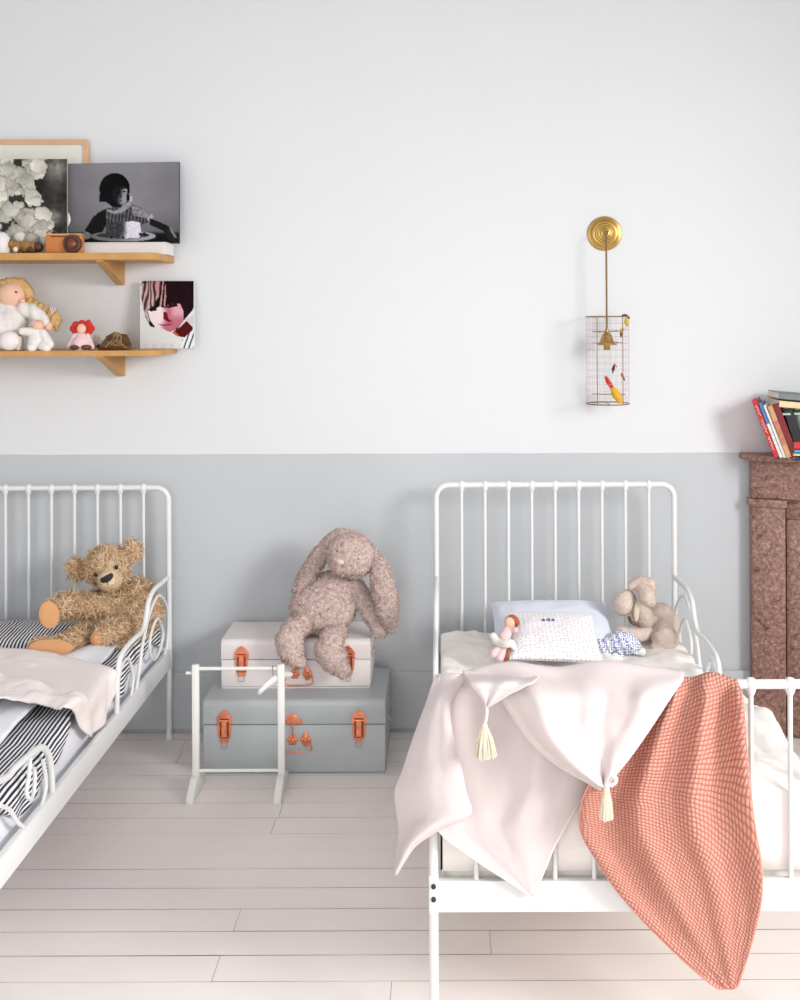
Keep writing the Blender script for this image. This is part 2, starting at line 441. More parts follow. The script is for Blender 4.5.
for i in range(39):
    a, b = xs[i], xs[i+1]; w1 = 0.0006*math.sin(a*31); w2 = 0.0006*math.sin(b*31)
    mb.add([(a,WALL,-0.02),(b,WALL,-0.02),(b,WALL,zedge(b)+w2),(a,WALL,zedge(a)+w1)], [(0,1,2,3)])
struct('wall_back_lower', mb, M_grey, 'grey painted lower half of the back wall')
struct('baseboard_back', MB().box(-2.7, 2.7, WALL-0.014, WALL+0.02, 0.012, 0.222, 0.004), M_grey, 'grey painted baseboard along the back wall', 'baseboard')
struct('wall_left', MB().box(-2.8, -2.7, -1.4, WALL+0.1, -0.05, H), M_wall, 'white left wall')
struct('ceiling', MB().box(-2.8, 2.8, -1.4, WALL+0.1, H, H+0.1), M_wall, 'white ceiling', 'ceiling')
# right wall with a tall window, front wall (behind the viewer) with another
WY0, WY1, WZ0, WZ1 = -0.7, 2.25, 0.55, 2.75
struct('wall_right', MB().box(2.7,2.8,-1.4,WY0,-0.05,H).box(2.7,2.8,WY1,WALL+0.1,-0.05,H).box(2.7,2.8,WY0,WY1,-0.05,WZ0).box(2.7,2.8,WY0,WY1,WZ1,H), M_wall, 'white right wall with a tall window')
FX0, FX1 = -1.9, 0.6
struct('wall_front', MB().box(-2.8,FX0,-1.4,-1.3,-0.05,H).box(FX1,2.8,-1.4,-1.3,-0.05,H).box(FX0,FX1,-1.4,-1.3,-0.05,WZ0).box(FX0,FX1,-1.4,-1.3,WZ1,H), M_wall, 'white wall behind the viewer with a wide window')
def frame_y(x0, x1, y0, y1):
    m = MB(); t = 0.05
    m.box(x0,x1,y0,y0+t,WZ0,WZ1); m.box(x0,x1,y1-t,y1,WZ0,WZ1); m.box(x0,x1,y0,y1,WZ0,WZ0+t); m.box(x0,x1,y0,y1,WZ1-t,WZ1); m.box(x0,x1,(y0+y1)/2-0.02,(y0+y1)/2+0.02,WZ0,WZ1)
    return m
struct('window_1', frame_y(2.74, 2.78, WY0, WY1), M_metal, 'white framed window in the right wall', 'window')
m = MB(); t = 0.05
m.box(FX0,FX0+t,-1.38,-1.34,WZ0,WZ1); m.box(FX1-t,FX1,-1.38,-1.34,WZ0,WZ1); m.box(FX0,FX1,-1.38,-1.34,WZ0,WZ0+t); m.box(FX0,FX1,-1.38,-1.34,WZ1-t,WZ1); m.box((FX0+FX1)/2-.03,(FX0+FX1)/2+.03,-1.38,-1.34,WZ0,WZ1)
struct('window_2', m, M_metal, 'white framed window behind the viewer', 'window')

# ------------------------------------------------------------------ beds
SP, EG = 0.0837, 0.091
BW = 8 * SP + 2 * EG          # post to post
LEN, HH, FH = 1.664, 0.915, 0.738
RZ0, RZ1 = 0.267, 0.333
TR = 0.0100
def arch(y, h, rad=0.045):
    hw = BW / 2; pts = [(-hw, y, 0), (-hw, y, 0.3), (-hw, y, h - rad)]
    for k in range(1, 9): a = math.pi/2*k/8; pts.append((-hw + rad*(1-math.cos(a)), y, h - rad + rad*math.sin(a)))
    for k in range(0, 9): a = math.pi/2*k/8; pts.append((hw - rad + rad*math.sin(a), y, h - rad + rad*math.cos(a)))
    pts += [(hw, y, 0.3), (hw, y, 0)]
    return pts
def gp(px):                              # points of the guard beside the left bed, in its own plane: (along the bed, height)
    out = []
    for a, b in px:
        dx, dy = unroll(a, b); Y = -0.995 * F / dx
        out.append((Y - 4.187, max(RZ1 - 0.01, CAMZ - dy * Y / F)))
    return out
def bed(origin, label):
    o = Vector(origin)
    root = thing('metal_bed', o, label, 'bed', None)
    def T(pts): return [Vector(p) + o for p in pts]
    for nm, y, h in (('headboard_frame', 0, HH), ('footboard_frame', -LEN, FH)):
        m = MB().tube(T(arch(y, h)), TR, 14)
        for s in (-1, 1): m.lathe([(0.013,0),(0.013,0.012),(0.0105,0.02)], Matrix.Translation(o + V(s*BW/2, y, 0)), 14)
        fr = mk(nm, m, M_metal, root)
        for k in range(9):
            x = -BW/2 + EG + k*SP; b = MB()
            b.tube(T([(x,y,RZ1-0.01),(x,y,h+0.008)]), 0.0056, 10)
            prof = [(0.0056,-0.024),(0.0085,-0.019),(0.0118,-0.008),(0.0128,0.0),(0.0118,0.007),(0.008,0.0125),(0.002,0.0145)]
            b.lathe(prof, Matrix.Translation(o + V(x,y,h)), 14)
            mk('head_bar' if y == 0 else 'foot_bar', b, M_metal, root)
        yy = y + (0.004 if y == 0 else -0.004)
        m = MB().box(-BW/2, BW/2, y-0.010, y+0.010, RZ0, RZ1, 0.003, Matrix.Translation(o))
        mk('end_rail', m, M_metal, root)
        for s in (-1, 1):
            m = MB().box(s*BW/2-0.0106, s*BW/2+0.0106, y-0.0112, y+0.0112, RZ0-0.004, RZ1+0.012, 0.004, Matrix.Translation(o))
            br = mk('corner_bracket', m, M_metal, root)
            if y < 0:
                for z in (0.324, 0.297):
                    m = MB().lathe([(0.0052,0),(0.0052,0.004),(0.003,0.0055)], Matrix.Translation(o + V(s*BW/2, y-0.0125, z)) @ Matrix.Rotation(math.pi/2,4,'X'), 12)
                    mk('bolt', m, M_dark, br)
    for s in (-1, 1):
        x = s*BW/2
        m = MB().box(x-0.009, x+0.009, -LEN+0.01, -0.01, RZ0-0.004, RZ1-0.003, 0.003, Matrix.Translation(o))
        mk('side_rail', m, M_metal, root)
        # head-end guard: S-curve from the post, dropping to the rail; two scrolls inside
        main = gp([(168.5,577),(161,583.5),(154,589.7),(148.6,601.4),(146,617.6),(142.3,631),(134,639),(125,649),(119.8,659),(117.6,675),(117,695),(116.6,713),(116,723)])
        m = MB().tube(T([(x, p[0], p[1]) for p in cat(main, 60)]), 0.0085, 10)
        g = mk('head_guard', m, M_metal, root)
        a1 = gp([(135.5,697),(137,684),(139.5,667),(143.2,641),(149.5,614),(157.6,596),(165.4,603),(168,619.4),(167,644.6),(163,662.6),(158,671)])
        mk('scroll', MB().tube(T([(x, p[0], p[1]) for p in cat(a1, 50)]), 0.0058, 8), M_metal, g)
        a2 = cat(gp([(157.6,618.5),(151.5,632),(149.5,648),(152.5,659),(156.7,657),(161,646),(163,632)]), 40, True)
        mk('scroll', MB().tube(T([(x, p[0], p[1]) for p in a2]), 0.0052, 8, closed=True), M_metal, g)
        a3 = gp([(117,698),(118.6,680),(122,665.5),(128,658.5),(132,670),(133,682),(130,699),(123.8,714)])
        mk('scroll', MB().tube(T([(x, p[0], p[1]) for p in cat(a3, 40)]), 0.0052, 8), M_metal, g)
        # foot-end guard
        e = -LEN
        main = [(e+.004,.512)] + gp([(7,777),(16,767),(32,753),(41.6,747.5),(48,754),(51,769),(52,788),(52,802)])
        g = mk('foot_guard', MB().tube(T([(x, p[0], p[1]) for p in cat(main, 50)]), 0.0085, 10), M_metal, root)
        a1 = gp([(30.4,757.6),(28.8,777),(26.5,792),(29.6,799),(33.5,793),(35,776),(34,768)])
        mk('scroll', MB().tube(T([(x, p[0], p[1]) for p in cat(a1, 44)]), 0.0052, 8), M_metal, g)
        a2 = gp([(43,760),(46,786),(40,808.7),(31,826)])
        mk('scroll', MB().tube(T([(x, p[0], p[1]) for p in cat(a2, 24)]), 0.0052, 8), M_metal, g)
        a3 = gp([(0,805.5),(9.6,810),(17.6,822),(25,829)])
        mk('scroll', MB().tube(T([(x, p[0], p[1]) for p in cat(a3, 24)]), 0.0052, 8), M_metal, g)
    return root
LB = V(-0.995 - BW/2, 4.187, 0); RB = V(0.4055, 4.113, 0)
bed_l = bed(LB, 'white metal bed with the teddy bear and black striped bedding')
bed_r = copy_tree(bed_l); bed_r.location = RB; bed_r.scale.z = 1.018
bed_r['label'] = 'white metal bed with blankets hung over its footboard'

# ------------------------------------------------------------------ left bed: mattress, striped bedding, blush blanket
x0, x1 = LB.x - BW/2 + 0.024, LB.x + BW/2 - 0.026
yh, yf = LB.y - 0.02, LB.y - LEN + 0.02
o = mk('mattress', MB().box(x0 + 0.010, x1 - 0.008, yf, yh, 0.268, 0.400, 0.022, seg=4), M_sheet)
props(o, 'white mattress with tight white sheet under the striped bedding', 'mattress')
def over(y):
    oh = 0.050 + 0.022*math.sin(y*9+1) + 0.012*math.sin(y*23)
    oh -= 0.02*sm(2.75, 2.6, y) + 0.03*sm(3.05,3.2,y)*sm(3.6,3.45,y)
    return oh
def duvet_l(u, v):
    y = lerp(yh - 0.02, yf + 0.03, v); oh = over(y)
    W = (x1 + 0.004 - x0); s = u * (W + oh)
    z = 0.432 + 0.010*fbm((s*5, y*4, 1.0)) + 0.006*math.sin(y*7 + s*5)
    rr = 0.03
    if s <= W - rr: x = x0 + s
    elif s <= W - rr + rr*math.pi/2:
        a = (s - W + rr)/rr; x = x0 + W - rr + rr*math.sin(a); z -= rr*(1-math.cos(a))
    else:
        d = s - (W - rr + rr*math.pi/2); x = x0 + W + 0.004*math.sin(y*40)*min(1, d*20); z -= rr + d
    return (x, y, z)
def duv_uv(u, v):
    y = lerp(yh - 0.02, yf + 0.03, v); return (u * (x1 + 0.004 - x0 + over(y)) + 0.006*math.sin(y*4) + 0.003*fbm((u*4, y*4, 0)), v)
mb = MB().grid(duvet_l, 110, 200, duv_uv)
o = solid(mk('striped_duvet', mb, M_stripe, angle=180), 0.007, 1.0)
props(o, 'black and white striped duvet lying on the bed with the teddy bear', 'duvet')
# striped pillow under the bear
pc = P(62, 640, 3.93); pc.z = 0.452
mb = cushion((LB.x + 0.0, 3.975, 0.440), (1,0,0), (0,1,0.04), (0,-0.04,1), 0.35, 0.16, 0.024, 0.55, 40)
mb.uv = [(u[0] + 0.03*u[1] + 0.3, u[1]) for u in mb.uv]
o = mk('striped_pillow', mb, M_stripe, angle=180); props(o, 'flat black and white striped pillow against the bed bars behind the teddy', 'pillow')
# blush blanket thrown across the middle of the left bed
def px_on(px, py, z): 
    p = PZ(px, py, z); return p
def loft(rows, nu, nv, post=None, uvfn=None):
    R = [cat(r, nu + 1) for r in rows]
    cols = [cat([R[j][i] for j in range(len(rows))], nv + 1) for i in range(nu + 1)]
    mb = MB(); uvs = []
    for j in range(nv + 1):
        for i in range(nu + 1):
            p = cols[i][j].copy(); u, v = i/nu, j/nv
            if post: p = post(p, u, v)
            mb.v.append(Vector(p))
            if uvfn: uvs.append(uvfn(p, u, v))
    for j in range(nv):
        for i in range(nu):
            k = j*(nu+1) + i; mb.f.append((k, k+1, k+nu+2, k+nu+1))
    if uvfn: mb.uv = uvs
    return mb
def W3(px, py, z): return tuple(PZ(px, py, z))
xe = x1 + 0.014
def edge(px, py):                      # a point on the vertical side of the bed
    dx, dy = unroll(px, py); Y = xe * F / dx; return (xe, Y, CAMZ - dy * Y / F)
zt = 0.458
far = [(-1.74, 3.86, zt), W3(-45, 643, zt), W3(5, 651, zt), W3(45, 655, zt), W3(85, 663, zt), W3(104, 667, zt), edge(113, 671), edge(113.5, 678), edge(114, 686)]
mid1 = [(-1.74, 3.55, zt), W3(-70, 672, zt), W3(-15, 676, zt), W3(35, 681, zt), W3(72, 686, zt), W3(96, 690, zt-.004), edge(105, 696), edge(107, 704), edge(107, 712)]
mid2 = [(-1.74, 3.3, zt), W3(-90, 696, zt), W3(-30, 699, zt), W3(25, 702, zt), W3(60, 705, zt), W3(84, 709, zt-.004), edge(94, 714), edge(97, 722), edge(97, 729)]
near = [(-1.74, 3.12, zt), W3(-100, 714, zt), W3(-40, 713, zt), W3(15, 713, zt), W3(42, 715, zt), W3(66, 722, zt-.004), edge(79, 728), edge(84, 734), edge(88, 737)]
def post(p, u, v):
    p = np.array(p); x, y = p[0], p[1]
    top = 1 - sm(0.66, 0.8, u)
    f = 0.050*fbm((x*2.6 + y*3.2, y*2.4 - x*1.0, 4.4)) + 0.014*fbm((x*9 - y*3, y*8, 7.0)) + 0.012*math.sin(x*9 + y*14 + 2*math.sin(x*4 + y*3)) + 0.006*fbm((x*14, y*11, 1.0))
    p[2] += (max(0.0, 0.018 + f*0.9) * (0.25 + 0.75*sm(0, .25, v)) + 0.003) * top
    p[0] += 0.006*math.sin(y*45)*(1-top) + 0.004*(1-top)
    if v > 0.85 and u < 0.6: p[2] += 0.012*(v-0.85)/0.15*math.sin(x*19)
    return p
mb = loft([far, mid1, mid2, near], 110, 60, post)
o = solid(mk('blush_blanket', mb, M_blush2, angle=180), 0.006, 0.0)
props(o, 'crumpled pale pink blanket across the bed with the teddy bear', 'blanket')
# plain white sheet folded over the stripes (beyond the blanket and just before it)
def sh(u, v):
    a = P(70, 657, 3.72); x = lerp(-1.32, -1.075, u); y = lerp(3.83, 3.50, v) + 0.03*math.sin(u*3)
    return (x, y, 0.452 + 0.008*math.sin(u*9+v*4) + 0.012*sm(0.6, 1, u)*sm(0.0,0.5,v)*(1-sm(.9,1,u)))
o = solid(mk('white_sheet', MB().grid(sh, 30, 24), M_sheet, angle=180), 0.005); props(o, 'white top sheet showing between teddy bear and pale pink blanket', 'sheet', None)
def sh2(u, v):
    x = lerp(-1.74, -1.12 - 0.05*v, u); y = lerp(3.32, 2.60, v) + 0.06*(1-u)
    return (x, y, 0.450 + 0.012*fbm((x*7, y*5, 2)) + 0.012*sm(.85, 1, u)*math.sin(v*9))
o = solid(mk('white_sheet', MB().grid(sh2, 40, 30), M_sheet, angle=180), 0.006); props(o, 'white duvet lining turned back in front of the pale pink blanket', 'sheet', None)
# ------------------------------------------------------------------ teddy bear (left bed)
def B(zx, zy, Y): return P(20 + zx/5.333, 530 + zy/5.333, Y + 0.085*sm(3.80, 3.93, Y))
def B0(zx, zy, Y): return P(20 + zx/5.333, 530 + zy/5.333, Y)
BS = 3.9/F/5.333                        # metres per zoomed pixel
root = thing('teddy_bear', P(95, 655, 3.9), 'curly golden brown teddy bear sitting on the striped bedding', 'teddy bear')
prims = [
 ('e', B(458,190,3.93), (115*BS, 98*BS, 105*BS), (0, math.radians(-16), 0)),
 ('e', B0(505,235,3.995), (72*BS, 80*BS, 72*BS)),
 ('e', B(550,442,3.97), (150*BS, 125*BS, 148*BS)),
 ('e', B(622,345,3.98), (92*BS, 95*BS, 85*BS)),
 ('e', B(480,370,3.96), (110*BS, 90*BS, 60*BS)),
 ('c', [B(470,400,3.93), B(330,405,3.90), B(235,405,3.86), B(170,440,3.83)], [66*BS, 66*BS, 58*BS, 50*BS]),
 ('c', [B(655,350,3.98), B(695,430,3.98), B(685,510,3.95)], [60*BS, 56*BS, 46*BS]),
 ('c', [B(430,545,3.92), B(330,575,3.84), B(265,615,3.78)], [68*BS, 60*BS, 55*BS]),
 ('c', [B(265,620,3.775), B(150,622,3.755), B(85,625,3.75)], [46*BS, 40*BS, 32*BS]),
 ('c', [B(560,545,3.94), B(520,555,3.86), B(470,560,3.80)], [85*BS, 82*BS, 60*BS]),
 ('c', [B(620,560,3.95), B(580,585,3.88)], [70*BS, 50*BS]),
 ('e', B(302,212,3.935), (50*BS, 26*BS, 62*BS), (0, math.radians(-25), 0)),
 ('e', B(600,112,3.935), (46*BS, 26*BS, 58*BS), (0, math.radians(-20), 0)),
]
def bd(p): return 0.006*fbm(p*26) + 0.0045*fbm(p*62 + V(3,1,7))
co, fs, no = blob(prims, 0.0055, 4, bd)
muz = B0(482,262,3.962)
def keep(x):
    p = Vector(x); d = (p - muz).length
    if d < 0.043: return False
    if (p - B(215, 650, 3.70)).length < 0.0: return False
    return True
vv, ff, tone = fuzz(co, fs, 19000, 0.0115, 0.0013, 1.5, 0.2, 0.40, keep)
o = mk('body', (vv.tolist(), ff), M_bear, root, tone=tone, angle=180)
co, fs, no = blob([('e', muz, (66*BS, 60*BS, 62*BS), (0, math.radians(-16), 0)), ('e', B0(488,215,3.972), (42*BS, 44*BS, 52*BS))], 0.004, 4)
nq = B0(462,262,3.920)
vv, ff, tone = fuzz(co, fs, 2600, 0.006, 0.0008, 0.9, 0, 0.72, lambda x: (Vector(x) - nq).length > 0.026)
mk('muzzle', (vv.tolist(), ff), M_bear, root, tone=0.45 + 0.5*tone, angle=180)
m = MB(); n0 = B0(462,262,3.915)
m.prism([n0 + V(*(Matrix.Rotation(math.radians(-28),3,'Y') @ V(a*BS,0,b*BS))) for a, b in ((-38,10),(-30,18),(30,18),(38,8),(30,-8),(8,-18),(-8,-18),(-32,-8))], (0,0.014,0), 0.003)
mk('nose', m, M_black, root)
mk('mouth', MB().tube([n0 + V(0.002,-0.001,-0.010), n0 + V(0.004,0,-0.021)], 0.0016, 6), M_black, root)
for zx, zy in ((403,238),(513,198)): mk('eye', MB().ball(B0(zx,zy,3.942), (0.0072,0.005,0.0072)), M_eye, root)
def pad(c, ax, ay, w, h, nrm, name):
    ax, ay, nrm = Vector(ax).normalized(), Vector(ay).normalized(), Vector(nrm).normalized()
    m = MB(); m.grid(lambda u, v: c + ax*w*(2*u-1)*math.sqrt(max(0,1-(2*v-1)**2)) + ay*h*(2*v-1) + nrm*0.012*max(0,1-((2*u-1)**2)*(1-(2*v-1)**2)-(2*v-1)**2), 20, 20)
    o = solid(mk(name, m, M_felt, root, angle=180), 0.006); return o
pad(B(165,628,3.717), (1,0.10,-0.04), (0,0.35,1), 112*BS, 38*BS, (0,-1,0.2), 'foot_pad')
pad(B(156,452,3.788), (1,0.6,0.35), (-0.35,0.2,1), 50*BS, 68*BS, (-0.5,-1,0), 'paw_pad')
pad(B(415,580,3.768), (1,-0.2,0.0), (0,0.2,1), 38*BS, 36*BS, (-0.4,-1,0), 'foot_pad')

# ------------------------------------------------------------------ trunks
M_copper_dark = mat('shade_dark_copper', (150,66,38), 0.45, metal=0.5)  # copper darkened in colour to stand for shade in the latch gaps
def trunk(name, label, x0, x1, y0, y1, z0, z1, seam, m_body, latch_x, latch_w, handle_x, cover=0.02):
    root = thing(name, V((x0+x1)/2, (y0+y1)/2, z0), label, 'trunk')
    mk('box', MB().box(x0, x1, y0, y1, z0+0.005, seam-0.0012, 0.005), m_body, root)
    # lid: rounded shoulder along front and back
    r = cover; prof = [(y0, seam+0.0012), (y0, z1 - r)]
    for k in range(1, 8): a = math.pi/2*k/7; prof.append((y0 + r*(1-math.cos(a)), z1 - r + r*math.sin(a)))
    for k in range(0, 8): a = math.pi/2*k/7; prof.append((y1 - r + r*math.sin(a), z1 - r + r*math.cos(a)))
    prof.append((y1, seam+0.0012))
    ld = mk('lid', MB().prism([(x0, y, z) for y, z in prof], (x1-x0, 0, 0), 0.0018), m_body, root, angle=35); fixn(ld)
    mk('rim', MB().box(x0-0.0012, x1+0.0012, y0-0.0012, y1+0.001, seam-0.004, seam-0.0014, 0.001).box(x0+0.002, x1-0.002, y0+0.002, y1-0.002, z0, z0+0.004), M_dark if name == 'x' else m_body, root)
    s = latch_w
    for lx in latch_x:
        yy = y0 - 0.0015
        top = [(-.5,.05),(-.5,.45),(-.28,.78),(0,.98),(.28,.78),(.5,.45),(.5,.05)]
        bot = [(-.46,-.05),(.46,-.05),(.40,-.7),(.24,-1.15),(-.24,-1.15),(-.40,-.7)]
        m = MB()
        for poly in (top, bot): m.prism([(lx + a*s, yy, seam + b*s) for a, b in poly], (0, -0.0022, 0), 0.0006)
        for a, b in ((-.36,.28),(.36,.28),(0,.78),(-.3,-.25),(.3,-.25)): m.ball((lx + a*s, yy-0.0022, seam + b*s), (0.002,0.0013,0.002), n=8)
        L = mk('latch', m, M_copper, root, smooth=False)
        mk('recess_shade', MB().box(lx-.30*s, lx+.30*s, yy-0.0028, yy-0.0018, seam-.85*s, seam+.42*s), M_copper_dark, L, smooth=False)  # thin dark plate painted as the shaded gap around the hasp
        m = MB().box(lx-.17*s, lx+.17*s, yy-0.008, yy-0.002, seam-.75*s, seam+.30*s, 0.0015)
        m.tube([(lx-.28*s, yy-0.006, seam+.3*s),(lx+.28*s, yy-0.006, seam+.3*s)], 0.0028, 8)
        mk('hasp', m, M_copper, L, smooth=False)
        w = .19*s
        m = MB().tube(cat([(lx-w,yy-0.005,seam-.7*s),(lx-w,yy-0.006,seam-1.35*s),(lx-w*.7,yy-0.006,seam-1.45*s),(lx+w*.7,yy-0.006,seam-1.45*s),(lx+w,yy-0.006,seam-1.35*s),(lx+w,yy-0.005,seam-.7*s)], 24), 0.0011, 6)
        mk('wire_loop', m, M_steel, L)
    hx = handle_x; yy = y0 - 0.0015
    # lock: shield above the seam, two rosettes below and a bail handle hanging from them
    m = MB().prism([(hx + a*s, yy, seam + b*s) for a, b in ((-.62,.02),(-.66,.3),(-.42,.42),(-.3,.62),(0,.72),(.3,.62),(.42,.42),(.66,.3),(.62,.02))], (0,-0.0022,0), 0.0006)
    for a, b in ((-.45,.2),(.45,.2),(0,.5)): m.ball((hx + a*s, yy-0.0022, seam + b*s), (0.002,0.0013,0.002), n=8)
    lk = mk('lock_plate', m, M_copper, root, angle=30)
    mk('hasp', MB().tube(cat([(hx, yy-0.004, seam+.1*s),(hx+.03*s, yy-0.010, seam-.3*s),(hx, yy-0.005, seam-.75*s)], 12), 0.0035, 8, flat=0.6), M_copper, lk)
    for dx in (0.0, .85*s):
        m = MB()
        for k in range(6):
            a = math.pi/3*k; m.ball((hx + dx + .2*s*math.cos(a), yy-0.001, seam - .98*s + .2*s*math.sin(a)), (.16*s, 0.003, .16*s), n=10)
        m.ball((hx + dx, yy-0.004, seam-.98*s), (.15*s, 0.006, .15*s), n=10)
        if dx: m.box(hx+dx-.13*s, hx+dx+.13*s, yy-0.005, yy, seam-1.4*s, seam-.5*s, 0.001)
        mk('rosette', m, M_copper, root)
    xa, xb = hx - .62*s, hx + 1.2*s
    m = MB().tube(cat([(xa+.05*s,yy-0.005,seam-1.1*s),(xa,yy-0.008,seam-1.3*s),(xa,yy-0.010,seam-1.62*s),((xa+xb)/2,yy-0.010,seam-1.7*s),(xb,yy-0.010,seam-1.62*s),(xb,yy-0.008,seam-1.3*s),(xb-.05*s,yy-0.005,seam-1.1*s)], 30), 0.0021, 8)
    mk('bail_handle', m, M_copper, root)
    # side handle on the right end
    ym = (y0+y1)/2; zc = (z0+z1)/2 + 0.01
    m = MB().tube(cat([(x1,ym-0.045,zc+0.01),(x1+0.010,ym-0.045,zc),(x1+0.012,ym-0.04,zc-0.03),(x1+0.012,ym+0.04,zc-0.03),(x1+0.010,ym+0.045,zc),(x1,ym+0.045,zc+0.01)], 24), 0.0022, 8)
    m.box(x1-0.001, x1+0.003, ym-0.058, ym-0.034, zc-0.006, zc+0.022, 0.0008).box(x1-0.001, x1+0.003, ym+0.034, ym+0.058, zc-0.006, zc+0.022, 0.0008)
    mk('side_handle', m, M_steel, root)
    return root
Y0 = 3.86
ax0, ax1 = P(203, 740, Y0).x, P(385.5, 740, Y0).x
sc = lambda Y: Y / F
trunk('metal_suitcase', 'large grey metal trunk with copper latches standing on the floor', ax0, ax1, Y0, 4.235, 0.0, 0.248, P(290, 724.5, Y0).z, M_trunk_grey,
      [P(224.5,725,Y0).x, P(359,725,Y0).x], 15.5*sc(Y0), P(292.5,725,Y0).x)
Y1 = 3.985
bx0, bx1 = P(221, 660, Y1).x, P(370.5, 660, Y1).x
trunk('metal_suitcase', 'smaller off-white metal trunk stacked on the grey trunk', bx0, bx1, Y1, 4.24, 0.2482, 0.4165, P(290, 659.5, Y1).z, M_trunk_white,
      [P(241.5,660,Y1).x, P(348,660,Y1).x], 14.5*sc(Y1), P(295,660,Y1).x)

# ------------------------------------------------------------------ doll's clothes rack and hanger
Yr = 3.72
xl, xr = P(195.8, 720, Yr).x, P(281.3, 720, Yr).x; zt_ = P(240, 664.5, Yr).z; hw = 3.4*sc(Yr)
root = thing('doll_clothes_rack', V((xl+xr)/2, Yr, 0), 'small pale wooden clothes rack standing before the grey trunk', 'clothes rack')
for x in (xl, xr):
    mk('post', MB().box(x-hw, x+hw, Yr-0.009, Yr+0.009, 0.012, zt_, 0.0025), M_rackw, root)
    m = MB().prism([(x-hw*1.05, Yr-0.098, 0), (x-hw*1.05, Yr-0.098, 0.022), (x-hw*1.05, Yr-0.03, 0.058), (x-hw*1.05, Yr+0.03, 0.058), (x-hw*1.05, Yr+0.098, 0.022), (x-hw*1.05, Yr+0.098, 0)], (hw*2.1, 0, 0), 0.0015)
    fixn(mk('foot', m, M_rackw, root))
zb = P(240, 668.5, Yr).z; mk('top_rail', MB().tube([(xl-0.002, Yr, zb), (xr+0.002, Yr, zb)], 0.0058, 12), M_rackw, root)
zb2 = P(240, 770.5, Yr).z; mk('bottom_rail', MB().tube([(xl, Yr, zb2), (xr, Yr, zb2)], 0.0056, 12), M_rackw, root)
pl = P(186, 673, Yr); mk('peg', MB().tube([(pl.x, Yr, pl.z), (xl, Yr, pl.z)], 0.0052, 12), M_rackw, root)
hp = P(273, 668, Yr)
root = thing('doll_hanger', V(hp.x, Yr, zb-0.05), 'tiny white clothes hanger hooked on the small rack', 'hanger')
ha, hb = P(259, 692.5, Yr-0.09), P(291, 674.5, Yr+0.09); hc = (ha + hb)/2 + V(0,0,0.016)
q = cat([ha, ha*0.5 + hc*0.5 + V(0,0,0.002), hc, hb*0.5 + hc*0.5 + V(0,0,0.004), hb], 24)
m = MB().tube(q, [0.0062 + 0.0035*math.sin(math.pi*i/23) for i in range(24)], 10, flat=1.2); mk('arm', m, M_metal, root)
hk = [hc + V(0,0,0.004), V(hp.x, Yr, zb-0.020), V(hp.x-0.001, Yr+0.009, zb-0.012), V(hp.x, Yr+0.0085, zb+0.004), V(hp.x, Yr, zb+0.0085), V(hp.x, Yr-0.0085, zb+0.003), V(hp.x, Yr-0.0085, zb-0.004)]
mk('hook', MB().tube(cat(hk, 30), 0.0011, 6), M_bronze, root)

# ------------------------------------------------------------------ big plush rabbit
def R(zx, zy, Y): return P(270 + zx/5.714, 520 + zy/5.714, Y)
RS = 4.0/F/5.714
root = thing('plush_rabbit', P(325, 640, 4.05), 'large taupe plush rabbit with long ears sitting on the off-white trunk', 'soft toy')
body = [
 ('e', R(466,203,4.02), (140*RS, 120*RS, 126*RS), (0, math.radians(20), 0)),
 ('e', R(420,235,3.985), (85*RS, 80*RS, 80*RS)),
 ('e', R(350,400,4.07), (135*RS, 105*RS, 110*RS)),
 ('e', R(305,500,4.05), (192*RS, 150*RS, 152*RS)),
 ('c', [R(190,600,4.0), R(135,630,3.95), R(112,690,3.93)], [58*RS, 66*RS, 72*RS]),
 ('c', [R(105,690,3.93), R(130,770,3.92), R(170,815,3.915)], [74*RS, 66*RS, 38*RS]),
 ('c', [R(380,640,4.0), R(355,680,3.945), R(345,740,3.925)], [60*RS, 66*RS, 78*RS]),
 ('c', [R(335,740,3.93), R(375,810,3.915), R(415,860,3.91)], [80*RS, 74*RS, 44*RS]),
 ('c', [R(490,375,4.06), R(555,490,4.04), R(605,575,4.02), R(630,632,4.01)], [50*RS, 56*RS, 54*RS, 46*RS]),
]
def rd(p): return 0.0042*fbm(p*36) + 0.0038*fbm(p*88 + V(5,2,1))
co, fs, no = blob(body, 0.0055, 5, rd)
vv, ff, tone = fuzz(co, fs, 16000, 0.0058, 0.0012, 0.9, 0.2, 0.55)
mk('body', (vv.tolist(), ff), M_rab, root, tone=tone, angle=180)
for ear in ([('c', [R(470,95,4.04), R(390,95,4.04), R(310,170,4.045), R(245,270,4.05), R(180,370,4.05), R(150,400,4.05)], [34*RS, 40*RS, 46*RS, 50*RS, 42*RS, 26*RS])],
            [('c', [R(590,190,4.03), R(620,270,4.01), R(650,400,3.995), R(672,520,3.99), R(688,590,3.99), R(690,615,3.99)], [30*RS, 52*RS, 68*RS, 62*RS, 44*RS, 28*RS])]):
    co, fs, no = blob(ear, 0.005, 5, rd)
    vv, ff, tone = fuzz(co, fs, 4200, 0.0058, 0.0012, 0.9, 0.2, 0.5)
    mk('ear', (vv.tolist(), ff), M_rab, root, tone=tone, angle=180)
mk('nose', MB().ball(R(403,240,3.915), (22*RS, 14*RS, 15*RS), (0, 0.3, 0)), M_pinknose, root)
for zx, zy, y in ((505,222,3.905),(385,180,3.925)): mk('eye', MB().ball(R(zx,zy,y+0.009), (0.0036,0.004,0.0036)), mat('brown_bead', (120,98,92), .3), root)

